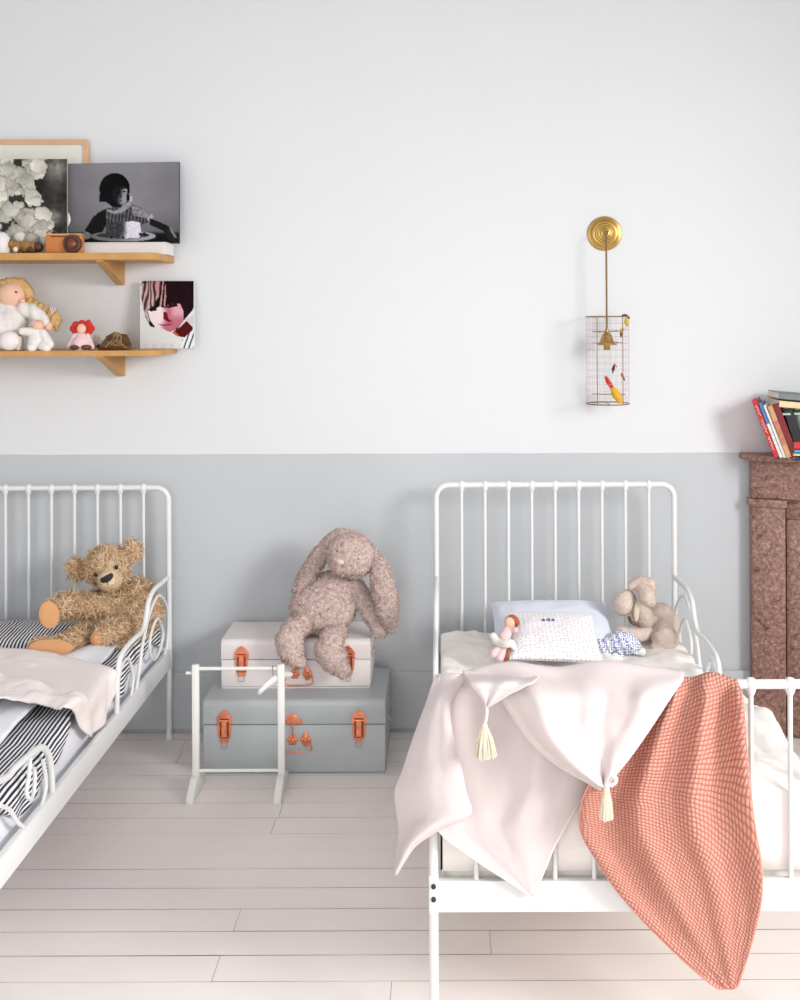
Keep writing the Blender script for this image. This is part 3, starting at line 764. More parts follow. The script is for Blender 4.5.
# ------------------------------------------------------------------ right bed: mattress, duvet, pillows
rx0, rx1 = RB.x - BW/2 + 0.018, RB.x + BW/2 - 0.020
ryh, ryf = RB.y - 0.02, RB.y - LEN + 0.02
o = mk('mattress', MB().box(rx0+0.006, rx1-0.006, ryf+0.006, ryh, 0.274, 0.388, 0.028, seg=4), M_cream)
props(o, 'cream covered mattress under the duvet and pink blankets', 'mattress')
def duvet_r(u, v):
    W = rx1 - rx0; Ly = ryh - ryf - 0.004
    a, b = u*2 - 1, v*2 - 1
    s = math.copysign(1 - (1 - abs(a))**1.0, a)
    x = (rx0 + rx1)/2 + (W/2 + 0.003) * max(-1, min(1, a*1.10)); y = ryh - 0.004 - (Ly + 0.012) * min(1, v*1.06)
    ea = max(0, (abs(a)*1.10 - 1))/0.10; eb = max(0, v*1.06 - 1)/0.06
    top = 0.422 + 0.120*sm(3.55, 2.9, y)
    top += 0.014*fbm((x*6, y*5, 9.1)) + 0.012*fbm((x*15 + y*6, y*9, 2.0))
    top += 0.018*sm(3.5, 2.8, y)*math.sin(y*17 + x*5)
    # rounded shoulder towards the sides and foot
    da = min(1.0, (1 - abs(a))/(0.22 if a < 0 else 0.13)); db = min(1.0, max(0, (1 - v))/0.14); dh = min(1.0, v/0.06)
    k = math.sqrt(max(0, 1 - (1-da)**2)); k2 = math.sqrt(max(0, 1-(1-db)**2)); k3 = 0.6 + 0.4*math.sqrt(max(0,1-(1-dh)**2))
    low = 0.372 if v < 0.75 else 0.352
    z = low + (top - low) * min(k, k2) * k3
    bul = 0.012*math.sin(x*34 + 2*math.sin(z*40))*eb
    return (x, y - bul*0 , z)
mb = MB().grid(duvet_r, 120, 200)
o = solid(mk('white_duvet', mb, M_cream, angle=180), 0.006, 1.0)
props(o, 'puffy cream white duvet covering the bed under the draped blankets', 'duvet')
def slope(c0, c1):
    d = (Vector(c1) - Vector(c0)).normalized(); return d
# big pillow against the headboard, small sprigged pillow on it
p0, p1 = V(0.372, 3.80, 0.455), V(0.372, 4.045, 0.524); d = (p1-p0).normalized(); n = V(1,0,0).cross(d)
mb = cushion((p0+p1)/2 + n*0.0, (1,0,0), d, n, 0.205, 0.135, 0.045, 0.5, 34, 3)
o = mk('pillow', mb, M_pillow, angle=180); props(o, 'plain pale blue pillow leaning on the bed bars behind the sprigged cushion', 'pillow')
p0, p1 = PZ(553, 664, 0.447), P(553, 616, 3.87); p0.x = p1.x = P(553, 640, 3.72).x
d = (p1-p0).normalized(); n = V(1,0,0).cross(d)
cR = (p0+p1)/2 + n*0.012
mb = cushion(cR, (0.999,0,-0.03), d, n, 0.148, (p1-p0).length/2, 0.034, 0.5, 34, 8)
root = thing('small_cushion', cR, 'small white cushion with tiny sprigs and a blue stitched name', 'cushion')
mk('cover', mb, M_dotpil, root, angle=180)
fc = bpy.data.curves.new('t', 'FONT'); fc.body = 'ada'; fc.size = 0.027; fc.extrude = 0.0006; fc.offset = 0.0; fc.space_character = 1.25; fc.align_x = 'CENTER'
ft = bpy.data.objects.new('t', fc); C.objects.link(ft)
me = bpy.data.meshes.new_from_object(ft.evaluated_get(bpy.context.evaluated_depsgraph_get())); bpy.data.objects.remove(ft)
pos = cR + d*0.030 + n*0.0375 - V(1,0,0)*0.012
Mx = Matrix.Translation(pos) @ Matrix(((1,0,0,0),(0,d.y,n.y,0),(0,d.z,n.z,0),(0,0,0,1)))
Mx = Matrix.Translation(pos) @ Matrix((Vector((1,0,0)), d, n)).transposed().to_4x4()
t = MB(); t.add([Mx @ v.co for v in me.vertices], [tuple(p.vertices) for p in me.polygons])
mk('stitched_name', t, M_thread, root, smooth=False)

# small pink doll lying on the pillow
def D(zx, zy, Y): return P(485 + zx/15.38, 605 + zy/15.38, Y - 0.075)
DS = 3.8/F/15.38
root = thing('rag_doll', D(300, 850, 3.72), 'tiny pink rag doll with auburn hair lying on the pillows', 'doll')
co, fs, no = blob([('c', [D(350,400,3.775), D(300,500,3.755)], [75*DS, 95*DS]), ('c', [D(400,380,3.77), D(470,385,3.755)], [45*DS, 42*DS]), ('c', [D(300,600,3.73), D(130,750,3.70)], [60*DS, 62*DS]), ('c', [D(320,620,3.725), D(230,810,3.69)], [58*DS, 58*DS])], 0.0025, 4)
mk('body', (co.tolist(), fs), M_cloth_p, root, angle=180)
mk('head', MB().ball(D(375,270,3.785), (82*DS, 75*DS, 85*DS)), M_skin, root)
co, fs, no = blob([('c', [D(345,215,3.79), D(430,195,3.79), D(490,270,3.79), D(480,320,3.79)], [35*DS, 48*DS, 45*DS, 25*DS])], 0.002, 3, lambda p: 0.0012*fbm(p*300))
mk('hair', (co.tolist(), fs), M_auburn, root, angle=180)
co, fs, no = blob([('c', [D(125,480,3.735), D(200,570,3.72), D(320,600,3.70), D(400,590,3.70), D(450,660,3.70)], [55*DS, 55*DS, 62*DS, 60*DS, 40*DS])], 0.0025, 3, lambda p: 0.0015*fbm(p*150))
mk('skirt', (co.tolist(), fs), M_cloth_w, root, angle=180)
mk('leg', MB().tube([D(370,640,3.71), D(350,720,3.70), D(330,840,3.695)], [0.005,0.005,0.006], 10).ball(D(325,840,3.693), 0.008), M_auburn, root)

# floral doll and the taupe plush rabbit by the bars
def S(zx, zy, Y): return P(585 + zx/8, 570 + zy/8, Y)
SS = 3.85/F/8
root = thing('plush_rabbit', S(560, 660, 3.84), 'smaller taupe plush rabbit slumped against the bed bars', 'soft toy')
prims = [
 ('e', S(318,262,3.90), (92*SS, 85*SS, 108*SS), (0, math.radians(30), 0)),
 ('c', [S(440,330,3.95), S(510,420,3.95), S(600,350,3.96)], [75*SS, 95*SS, 90*SS]),
 ('c', [S(610,350,3.95), S(660,420,3.93), S(640,520,3.88)], [90*SS, 95*SS, 90*SS]),
 ('e', S(640,560,3.855), (112*SS, 90*SS, 100*SS), (0, math.radians(-35), 0)),
 ('c', [S(590,610,3.85), S(555,625,3.84)], [55*SS, 42*SS]),
 ('c', [S(520,510,3.90), S(420,520,3.87), S(280,490,3.86)], [55*SS, 55*SS, 38*SS]),
]
fd = lambda p: 0.0016*fbm(p*70)
co, fs, no = blob(prims, 0.004, 5, fd)
vv, ff, tone = fuzz(co, fs, 6000, 0.0028, 0.0007, 0.9)
mk('body', (vv.tolist(), ff), M_taupe, root, angle=180)
for ear in ([('c', [S(370,130,3.89), S(440,95,3.89), S(520,115,3.88), S(530,150,3.875)], [32*SS, 45*SS, 48*SS, 36*SS])],
            [('c', [S(400,110,3.90), S(470,160,3.875), S(500,220,3.86), S(520,250,3.86)], [30*SS, 55*SS, 72*SS, 50*SS])]):
    co, fs, no = blob(ear, 0.0035, 4, fd); vv, ff, tone = fuzz(co, fs, 1600, 0.0028, 0.0007, 0.9)
    mk('ear', (vv.tolist(), ff), M_taupe, root, angle=180)
mk('inner_ear', MB().ball(S(412,335,3.865), (22*SS, 10*SS, 85*SS), (0, math.radians(3), 0)), M_inear, root)
mk('neck_bow', MB().tube(cat([S(350,370,3.87), S(375,420,3.86), S(430,440,3.86)], 10), 0.006, 8), M_leather, root)
root = thing('rag_doll', S(250, 700, 3.78), 'small doll in a blue floral dress lying beside the taupe rabbit', 'doll')
co, fs, no = blob([('c', [S(90,610,3.80), S(170,610,3.80)], [52*SS, 66*SS]), ('c', [S(220,580,3.80), S(300,570,3.80), S(380,610,3.79)], [66*SS, 85*SS, 72*SS]), ('c', [S(270,640,3.79), S(300,710,3.78)], [40*SS, 22*SS])], 0.003, 4, lambda p: 0.002*fbm(p*90) + 0.002*math.sin(p.x*260 + p.z*120))
mb = MB(); mb.v = [Vector(c) for c in co]; mb.f = fs; mb.uv = [(c[0]*1.0, c[2] + c[1]*0.5) for c in co]
mk('dress', mb, M_floral, root, angle=180)
for a, b in ((S(390,640,3.785), S(455,655,3.78)), (S(240,690,3.775), S(275,725,3.77))):
    co, fs, no = blob([('c', [a, b], [30*SS, 34*SS])], 0.003, 3); mk('foot', (co.tolist(), fs), M_cloth_w, root, angle=180)
co, fs, no = blob([('c', [S(60,680,3.78), S(150,710,3.77), S(200,715,3.77)], [22*SS, 28*SS, 24*SS])], 0.003, 3); mk('bonnet_ribbon', (co.tolist(), fs), M_cloth_w, root, angle=180)
# ------------------------------------------------------------------ blankets over the footboard
YB = RB.y - LEN                          # footboard plane
def tw(p, dx=0, dy=0): return P(p[0]+dx, p[1]+dy, p[2])
def drape(rows, nu, nv, dep, uvfn=None):
    return loft(rows, nu, nv, None if dep is None else (lambda p, u, v: tw((p[0], p[1], p[2] - dep(p, u, v)))), uvfn)
def row(y, a, b, Y, n=5, Yb=None):
    Yb = Y if Yb is None else Yb
    return [(lerp(a, b, k/(n-1)), y, lerp(Y, Yb, k/(n-1))) for k in range(n)]
# coral gauze blanket
yf_ = YB - 0.020
rows = [row(716,662,736,YB+0.050), row(704,660,737,YB+0.042), row(694,657,737,YB+0.030), [(653,679,YB+.004),(668,674,YB+.004),(690,679,YB+.004),(712,674,YB+.004),(736,681,YB+.004)], [(648,685,YB-.016),(668,680,YB-.020),(690,686,YB-.014),(712,680,YB-.020),(739,687,YB-.016)], row(700,638,742,yf_-.004),
        row(735,617,745,yf_-.008), row(770,598,748,yf_-.012), row(800,583,751,yf_-.012), row(830,581,755,yf_-.012), row(860,597,760,yf_-.010),
        row(890,617,761.5,yf_-.006), row(920,643,757,yf_-.004), row(950,673,749,yf_-.002), row(972,697,742,yf_), row(984,712,738,yf_), row(988,719,733,yf_)]
def dep(p, u, v):
    t = sm(0.20, 0.34, v)*(1 - sm(0.42, 0.92, v)); top = 0.006
    f = 0.5 + 0.5*math.sin(2*math.pi*(u*3.1 + 0.12*math.sin(v*4)) + 0.6)
    g = 0.5 + 0.5*math.sin(2*math.pi*(u*1.6) + 1.5 + v*2)
    return t*(0.034*f*f + 0.014*g) + 0.006*fbm((u*3, v*4, 2)) * sm(.2,.4,v) + 0.004*sm(.12,.25,v)
def cuv(p, u, v):
    py = p.z if False else 0
    return (u, v)
def loft_uv(rows, nu, nv, dep):
    R = [cat(r, nu + 1) for r in rows]; cols = [cat([R[j][i] for j in range(len(rows))], nv + 1) for i in range(nu + 1)]
    mb = MB(); uvs = []; k = YB/F; s0 = 0
    for j in range(nv + 1):
        for i in range(nu + 1):
            p = cols[i][j]; u, v = i/nu, j/nv
            mb.v.append(P(p[0], p[1], p[2] - dep(p, u, v)))
            sl = lerp(-0.35, 0.95, sm(690, 930, p[1])); 
            py = p[1] if v > 0.2 else 690 - (0.2 - v)*600
            # ribs run with the cloth: across the folds at the top, along the hems at the bottom
            uu = (u - 0.5) * lerp(105, 190, sm(690, 860, p[1])) if p[1] < 850 else (p[0] - 672) * 1.0
            ub = (u - 0.5) * lerp(105, 175, sm(690, 830, p[1])); uc = (p[0] - 672 + 0.22*(p[1]-830))
            w = sm(780, 880, p[1]); uu = lerp(ub, uc, w)
            uvs.append((uu*k, (py - sl*(p[0] - 672))*k))
    for j in range(nv):
        for i in range(nu):
            q = j*(nu+1) + i; mb.f.append((q, q+1, q+nu+2, q+nu+1))
    mb.uv = uvs; return mb
mb = loft_uv(rows, 90, 150, dep)
root = thing('coral_blanket', P(670, 986, YB-0.03), 'coral waffle gauze blanket hanging over the footboard to near the floor', 'blanket')
solid(mk('cloth', mb, M_waffle, root, angle=180), 0.006, 0.0)
# its rolled hem
nu, nv = 90, 150
hem = [mb.v[j*(nu+1)] for j in range(40, nv+1, 2)] + [mb.v[nv*(nu+1)+i] for i in range(4, nu, 8)] + [mb.v[j*(nu+1)+nu] for j in range(nv, 40, -2)]
M_hem = mat('coral_hem', (224,154,134), 0.95, bump=0.4, bscale=300)
mk('hem', MB().tube(hem, 0.0032, 8), M_hem, root)

# blush cotton blanket: front panel, left fold round the corner post, upper fold swept to the right
root = thing('tasselled_blanket', P(530, 896, YB-0.04), 'pale blush blanket with cream tassels draped over the footboard corner', 'blanket')
ya = YB - 0.024
rows = [row(714,442,690,YB+0.050), row(702,441,690,YB+0.042), row(690,440,688,YB+0.028), row(676,438,684,YB+0.002), row(683,437,640,YB-0.016), row(700,437,612,ya), row(745,437,599,ya-.004), row(785,437,588,ya-.006),
        row(815,437,571,ya-.008), row(832,440,562,ya-.008), row(850,462,552.5,ya-.006), row(866,485,546,ya-.004), row(880,507,540,ya-.002), row(895,530,534,ya)]
def dA(p, u, v):
    t = sm(0.3, 0.42, v)
    t *= 1 - 0.9*sm(.5, .95, v)
    return t*(0.006*math.sin(u*23 + v*9 + 2*math.sin(v*5))*(1-v) + 0.011*math.sin(u*9 + v*3) + 0.008*math.sin(u*17 - v*5)*(1-v) + 0.007*fbm((u*3, v*3, 5)))
mA = drape(rows, 60, 90, dA)
k = 2.43
yb = ya - 0.034
def brow(y, a, b, Yl, Yr, back):
    # left edge bends back round the post, right edge rolls under
    w = b - a
    return [(a, y, Yl), (a + w*0.16, y-0.5, lerp(Yl, Yr, 0.45)), (a + w*0.42, y-1, Yr - 0.004), (a + w*0.72, y-1, Yr - 0.010), (b, y, Yr - 0.004), (b - back*0.4, y, Yr + 0.010), (b - back, y, Yr + 0.012)]
rows = [brow(700,437,462,YB+0.055,YB+0.05,4), brow(676,436,466,YB+0.012,YB,4), brow(683,433,462,YB-0.004,YB-0.022,6), brow(705,426,450,YB+0.006,yb-.004,8), brow(740,413,453,YB+0.016,yb-.012,12), brow(770,403,461,YB+0.022,yb-.018,18),
        brow(792,395,465,YB+0.024,yb-.018,22), brow(814,397,469.5,YB+0.020,yb-.018,22), brow(829,399,440,YB+0.014,yb-.016,12), brow(845,398,416,YB+0.006,yb-.010,6), brow(860,396,405,YB,yb-.004,3), brow(875,393.5,396,YB-.006,yb-.002,1)]
def dB(p, u, v): return sm(.2,.35,v)*(0.010*math.sin(u*11 + v*2.5) * (1 - abs(2*u-1)) + 0.006*fbm((u*3,v*4,8)))
mB = drape(rows, 50, 70, dB)
yc = YB - 0.104
def crow(pa, pb, Ya, Yb):
    return [(pa[0]+(pb[0]-pa[0])*0.10, pa[1]+8*min(1,(pb[0]-pa[0])/60)+1, Ya+0.040), (pa[0]-1.5, pa[1]+2.5, Ya+0.020)] + [(lerp(pa[0],pb[0],t), lerp(pa[1],pb[1],t) + 5*math.sin(math.pi*t)*min(1,(pb[0]-pa[0])/90)*sm(670,720,pa[1]), lerp(Ya,Yb,t) - 0.018*math.sin(math.pi*t**0.7)) for t in (0.06,0.22,0.42,0.62,0.82,1)]
rows = [crow((470,708),(686,708),YB+.085,YB+.085), crow((470,690),(685,690),YB+.070,YB+.070), [(470,672,YB+.03),(469,671,YB+.01),(482,667,YB+.008),(512,663,YB+.008),(556,668,YB+.008),(600,662,YB+.008),(645,667,YB+.008),(683,673,YB+.006)], [(486,686,YB-.01),(485,684,YB-.03),(495,679,YB-.036),(520,674,YB-.044),(560,680,YB-.040),(602,673,YB-.046),(646,677,YB-.040),(683,678,YB-.034)], crow((502,696),(672,694),yc+.008,yc+.016), crow((516,718),(659,714),yc,yc+.010),
        crow((533,741),(645,735),yc-.004,yc+.006), crow((556,760),(630,756),yc-.006,yc+.002), crow((578,773),(618,771),yc-.006,yc), crow((594,783),(609,782),yc-.004,yc), crow((601,787),(605,787),yc-.002,yc)]
def dC(p, u, v):
    t = sm(.28,.42,v)*(1-0.5*v)
    f = math.sin(2*math.pi*(u*2.3 + .1) + 1.2*math.sin(v*3))
    return t*(0.017*f + 0.008*math.sin(2*math.pi*u*4.2 + 2 + v*3) + 0.004*math.sin(2*math.pi*u*9 + 3*math.sin(v*4))*(1-v) + 0.012*fbm((u*5, v*3, 3)))
mC = drape(rows, 70, 80, dC)
yd = yc - 0.004
rows = [row(690,474,536,YB+0.03), row(672,464,540,YB-.004), row(676,463,540,YB-.030), row(683,469,533,yd-.004), row(692,477,514,yd-.010), row(700,483,500,yd-.010), row(707,486,489,yd-.006)]
def dD(p, u, v): return sm(.2,.5,v)*(0.008*math.sin(u*math.pi)*1.0 + 0.004*math.sin(u*14))
mD = drape(rows, 30, 30, dD)
# the blanket as it lies behind the footboard on the bed
allm = MB()
for q in (mA, mB, mC, mD): allm.add(q.v, q.f)
solid(mk('cloth', allm, M_blanket, root, angle=180), 0.0045, 0.0)
def edge_line(m, nu, nv, pick): return [m.v[k] for k in pick]
M_piping = mat('pale_piping', (244,234,234), 0.9)
e1 = [mA.v[j*61] for j in range(54, 91, 2)] + [mA.v[90*61 + 60]] + [mA.v[j*61+60] for j in range(88, 34, -2)]
e2 = [mC.v[j*71+70] for j in range(24, 81, 2)]
e3 = [mB.v[j*51 + 33] for j in range(48, 71, 2)]
for e in (e1, e2): mk('piping', MB().tube(e, 0.0028, 8), M_piping, root)
def tassel(top, knot, bot, r, name='tassel'):
    ax = (Vector(bot) - Vector(knot)); L = ax.length; ax.normalize()
    t = mk(name, MB().tube(cat([top, (Vector(top)+Vector(knot))/2 + V(0.002,0,0), knot], 12), 0.0028, 8), M_piping, root)
    m = MB().ball(knot, (0.0065,0.0065,0.0062))
    x = ax.orthogonal().normalized(); y = ax.cross(x); rnd = random.Random(3)
    for k in range(90):
        a = rnd.random()*6.283; q = math.sqrt(rnd.random())
        p0 = Vector(knot) + (x*math.cos(a) + y*math.sin(a))*0.0045*q; p1 = p0 + ax*L*0.45 + (x*math.cos(a)+y*math.sin(a))*r*0.62*q; p2 = p0 + ax*L*(0.95 + 0.1*rnd.random()) + (x*math.cos(a)+y*math.sin(a))*r*q
        m.tube([p0, p1, p2], 0.0016, 5)
    mk('fringe', m, M_tassel, t)
tassel(P(487,706,yd-.016), P(484.5,726,yd-.022), P(484.5,756,yd-.024), 0.021)
kn = P(604,787,yc-.006)
tassel(P(607,776,yc-.008), P(606.5,789,yc-.016), P(606,818,yc-.016), 0.010)
m = MB().tube(cat([P(607,775,yc-.006), P(614,776,yc-.016), P(616,781,yc-.018), P(611,785,yc-.014), P(606,781,yc-.012)], 24), 0.0042, 8)
mk('knot', m, M_piping, root)

# ------------------------------------------------------------------ wall lamp
ly = WALL - 0.095
cR = P(604.5, 233.5, WALL)
root = thing('wall_lamp', cR, 'birdcage wall lamp hanging from a round brass wall rose', 'lamp')
MR = Matrix.Translation(cR) @ Matrix.Rotation(math.pi/2, 4, 'X')     # lathe axis towards the viewer
r0 = 17.2/270
prof = [(r0,0.001),(r0,0.004),(r0*.97,0.006),(r0*.80,0.008),(r0*.74,0.0105),(r0*.70,0.0115),(r0*.58,0.012),(r0*.55,0.015),(r0*.44,0.0155),(r0*.41,0.019),(r0*.30,0.020),(r0*.27,0.024),(r0*.14,0.026),(r0*.12,0.040),(r0*.05,0.042)]
mk('wall_rose', MB().lathe(prof, MR, 48), M_brass, root, angle=25)
cage_c = P(607.5, 360, ly); cx_, cz0, cz1, cr = cage_c.x, P(607, 403.5, ly).z, P(607, 316.5, ly).z, 21.3*ly/F
a0 = cR + V(0,-0.040,0); a1 = P(606.8, 330, ly)
mk('hook_arm', MB().tube(cat([cR + V(0,-0.02,0), cR + V(0.001,-0.075,0.002), V(a1.x-.001, ly, cR.z-0.012)], 12), 0.0042, 8), M_cord, root)
mk('cord', MB().tube([V(a1.x-.001, ly, cR.z-0.010), V(a1.x-.0005, ly, (cR.z+a1.z)/2), a1], 0.0034, 8), M_cord, root)
Mc = Matrix.Translation(V(cx_, ly, 0))
m = MB()
for z, r_ in ((cz1, 0.0022), (cz0, 0.0022)):
    m.tube([V(cx_+cr*math.cos(a), ly+cr*math.sin(a), z) for a in np.linspace(0, 2*math.pi, 40, endpoint=False)], r_, 8, closed=True)
for a in (-0.93, -2.21):
    m.tube([V(cx_+cr*math.cos(a), ly+cr*math.sin(a), cz0), V(cx_+cr*math.cos(a), ly+cr*math.sin(a), cz1)], 0.0015, 6)
for zz in (331.5, 343.0):
    z = P(607, zz, ly).z
    m.tube([V(cx_-cr*0.6, ly-cr*.8, z-0.001), V(cx_, ly, z), V(cx_+cr*0.6, ly-cr*.8, z+0.002)], 0.0013, 6)
    m.tube([V(cx_-cr*0.6, ly+cr*.8, z-0.001), V(cx_, ly, z), V(cx_+cr*0.6, ly+cr*.8, z+0.002)], 0.0013, 6)
m.tube([V(cx_, ly-cr, cz0), V(cx_, ly+cr, cz0)], 0.0013, 6)
cage = mk('cage_frame', m, M_bronze, root)
m = MB()
M_thin = mat('thin_coppery_wire', (196,170,164), 0.5, metal=0.3)
for k in range(22):
    a = 2*math.pi*k/22 + 0.1; m.tube([V(cx_+cr*math.cos(a), ly+cr*math.sin(a), cz0), V(cx_+cr*math.cos(a), ly+cr*math.sin(a), cz1)], 0.00038, 5)
for k in range(1, 13):
    z = lerp(cz0, cz1, k/13); m.tube([V(cx_+cr*math.cos(a), ly+cr*math.sin(a), z) for a in np.linspace(0, 2*math.pi, 36, endpoint=False)], 0.00042, 5, closed=True)
mk('cage_mesh', m, M_thin, root)
zb_ = P(607, 329, ly).z; s_ = ly/F
prof = [(1.0*s_,0),(2.2*s_,-0.5*s_),(2.5*s_,-3*s_),(3.0*s_,-4.2*s_),(4.4*s_,-5*s_),(5.6*s_,-8*s_),(6.8*s_,-11.5*s_),(8.2*s_,-14*s_),(10.4*s_,-15.6*s_),(10.4*s_,-16*s_),(9.4*s_,-15.8*s_),(6.6*s_,-13*s_),(3*s_,-12*s_)]
mk('bell_shade', MB().lathe(prof, Matrix.Translation(V(a1.x, ly, zb_)), 28), M_brass, root, angle=30)
mk('bulb_socket', MB().lathe([(3.4*s_,-12*s_),(3.4*s_,-20*s_),(3.0*s_,-21*s_),(1*s_,-21*s_)], Matrix.Translation(V(a1.x, ly, zb_)), 20), M_brass, root)
gm, nt, b = new_mat('clear_glass'); b.inputs['Transmission Weight'].default_value = 1; b.inputs['Roughness'].default_value = 0.02; b.inputs['IOR'].default_value = 1.03; b.inputs['Base Color'].default_value = (1,1,1,1)
mk('bulb', MB().lathe([(2.0*s_,-21*s_),(2.4*s_,-24*s_),(3.2*s_,-27*s_),(3.0*s_,-30*s_),(1.6*s_,-32*s_),(.2*s_,-32.6*s_)], Matrix.Translation(V(a1.x, ly, zb_)), 20), gm, root)
def L(px, py, dy=0.0): return P(px, py, ly + dy)
mk('perch', MB().tube([L(591.5,394,-.0), L(625,394.4,-.0)], 0.0017, 6), M_bronze, root)
Mo = mat('orange_feather', (238,160,32), 0.8, var=0.15, vscale=120, col2=(226,196,40)); Mr_ = mat('red_feather', (214,40,30), 0.8); Mk_ = mat('black_feather', (48,44,34), 0.8, var=0.3, vscale=200); My = mat('yellow_feather', (206,186,46), 0.8, var=0.2, vscale=200); Mp = mat('plum_feather', (70,36,62), 0.8); Mpk = mat('pink_feather', (214,84,110), 0.8)
def bird(body, rb, tail, rt, mb_, mt_, beak=None):
    co, fs, no = blob([('c', body, rb)], 0.0018, 4); b = mk('bird', (co.tolist(), fs), mb_, root, angle=180)
    co, fs, no = blob([('c', tail, rt)], 0.0018, 3); mk('tail', (co.tolist(), fs), mt_, b, angle=180)
bird([L(613,389,-.01), L(616.5,395,-.012), L(620,401,-.012)], [0.010,0.0165,0.010], [L(606,377.5,-.004), L(609,383,-.008), L(612.5,388,-.01)], [0.006,0.0085,0.007], Mo, Mr_)
bird([L(626.5,318,-.02), L(626.5,322,-.02), L(627.5,325,-.02)], [0.006,0.0085,0.006], [L(622.5,315.5,-.02), L(626,315.5,-.02), L(628.5,318,-.02)], [0.004,0.005,0.005], My, Mk_)
bird([L(622.5,329.5,-.03), L(621.5,332,-.03)], [0.007,0.006], [L(621.2,333,-.03), L(621,337,-.03)], [0.0055,0.003], Mo, Mk_)
bird([L(614,366,-.04), L(613.2,369.5,-.04)], [0.0045,0.006], [L(612.8,370,-.04), L(612.8,373.5,-.04)], [0.004,0.002], Mp, Mp)
mk('bird', MB().ball(L(614.6,364.5,-.041), 0.0042).tube([L(614.6,364.5,-.041), L(617,367,-.043)], 0.002, 6), Mpk, root)
bird([L(621.5,374,-.05), L(623,377,-.05)], [0.0045,0.0055], [L(623.5,378,-.05), L(624.6,380.5,-.05)], [0.004,0.002], Mpk, Mp)
# ------------------------------------------------------------------ shelves
SYF = 3.98
def shelf(name, z0, z1, x1, label, wall_h, br_px):
    root = thing(name, V(-1.4, WALL, z0), label, 'shelf')
    mk('board', MB().box(-2.0, x1, SYF, WALL-0.001, z0, z1, 0.0015), M_wood, root, smooth=False)
    for xa, xb in br_px:
        m = MB().prism([(xa, WALL-0.001, z0), (xa, SYF+0.008, z0), (xa, SYF+0.010, z0-0.006), (xa, WALL-0.022, z0-wall_h), (xa, WALL-0.001, z0-wall_h)], (xb-xa, 0, 0), 0.001)
        fixn(mk('bracket', m, M_wood, root, smooth=False))
    return root
za, zb1 = P(170, 263.2, WALL).z, P(120, 252.6, SYF).z
xA = P(174.5, 258, WALL).x
bxA, bxB = P(117.5, 280, WALL).x, P(125, 280, WALL).x
shelf('wall_shelf', za, zb1, xA, 'upper oak wall shelf holding the black and white pictures', za - P(120, 285, WALL).z, [(bxA, bxB), (-1.86, -1.834)])
UZ = zb1
zc0, zc1 = P(120, 356.2, SYF).z, P(120, 350.6, SYF).z
shelf('wall_shelf', zc0, zc1, P(177, 352, WALL).x, 'lower oak wall shelf holding the dolls', zc0 - P(120, 376, WALL).z, [(bxA, bxB), (-1.86, -1.834)])
LZ = zc1

# ------------------------------------------------------------------ pictures: printed canvases
def inpoly(x, y, p):
    c = False; j = len(p) - 1
    for i in range(len(p)):
        if (p[i][1] > y) != (p[j][1] > y) and x < (p[j][0]-p[i][0])*(y-p[i][1])/(p[j][1]-p[i][1]) + p[i][0]: c = not c
        j = i
    return c
def inell(x, y, cx, cy, rx, ry): return ((x-cx)/rx)**2 + ((y-cy)/ry)**2 < 1
def canvas(name, label, tl, tr, bl, br, t, n, fn, edge=(40,40,44)):
    """stretched canvas with a printed front; corners in world space"""
    tl, tr, bl, br = (Vector(p) for p in (tl, tr, bl, br))
    nrm = (tr-tl).cross(bl-tl).normalized()
    if nrm.y > 0: nrm = -nrm
    root = thing(name, (bl+br)/2, label, 'picture')
    back = [tl-nrm*t, tr-nrm*t, br-nrm*t, bl-nrm*t]; fr = [p - nrm*0.0004 for p in (tl, tr, br, bl)]
    m = MB().add(fr + back, [(0,1,2,3),(7,6,5,4),(0,4,5,1),(1,5,6,2),(2,6,7,3),(3,7,4,0)])
    fixn(mk('stretcher', m, mat(name+'_side', edge, 0.8), root, smooth=False))
    nu, nv = n; g = MB(); cols = []
    for j in range(nv+1):
        for i in range(nu+1):
            u, v = i/nu, j/nv
            g.v.append(tl*(1-u)*(1-v) + tr*u*(1-v) + bl*(1-u)*v + br*u*v); c = fn(u, v); cols += [*lin(c), 1.0]
    for j in range(nv):
        for i in range(nu): k = j*(nu+1)+i; g.f.append((k, k+nu+1, k+nu+2, k+1))
    o = mk('print', g, M_print, root, smooth=False)
    a = o.data.color_attributes.new('print', 'FLOAT_COLOR', 'POINT'); a.data.foreach_set('color', cols)
    return root
def grey(v, t=(1.0,0.985,1.03)): return tuple(max(0,min(255,v*k)) for k in t)
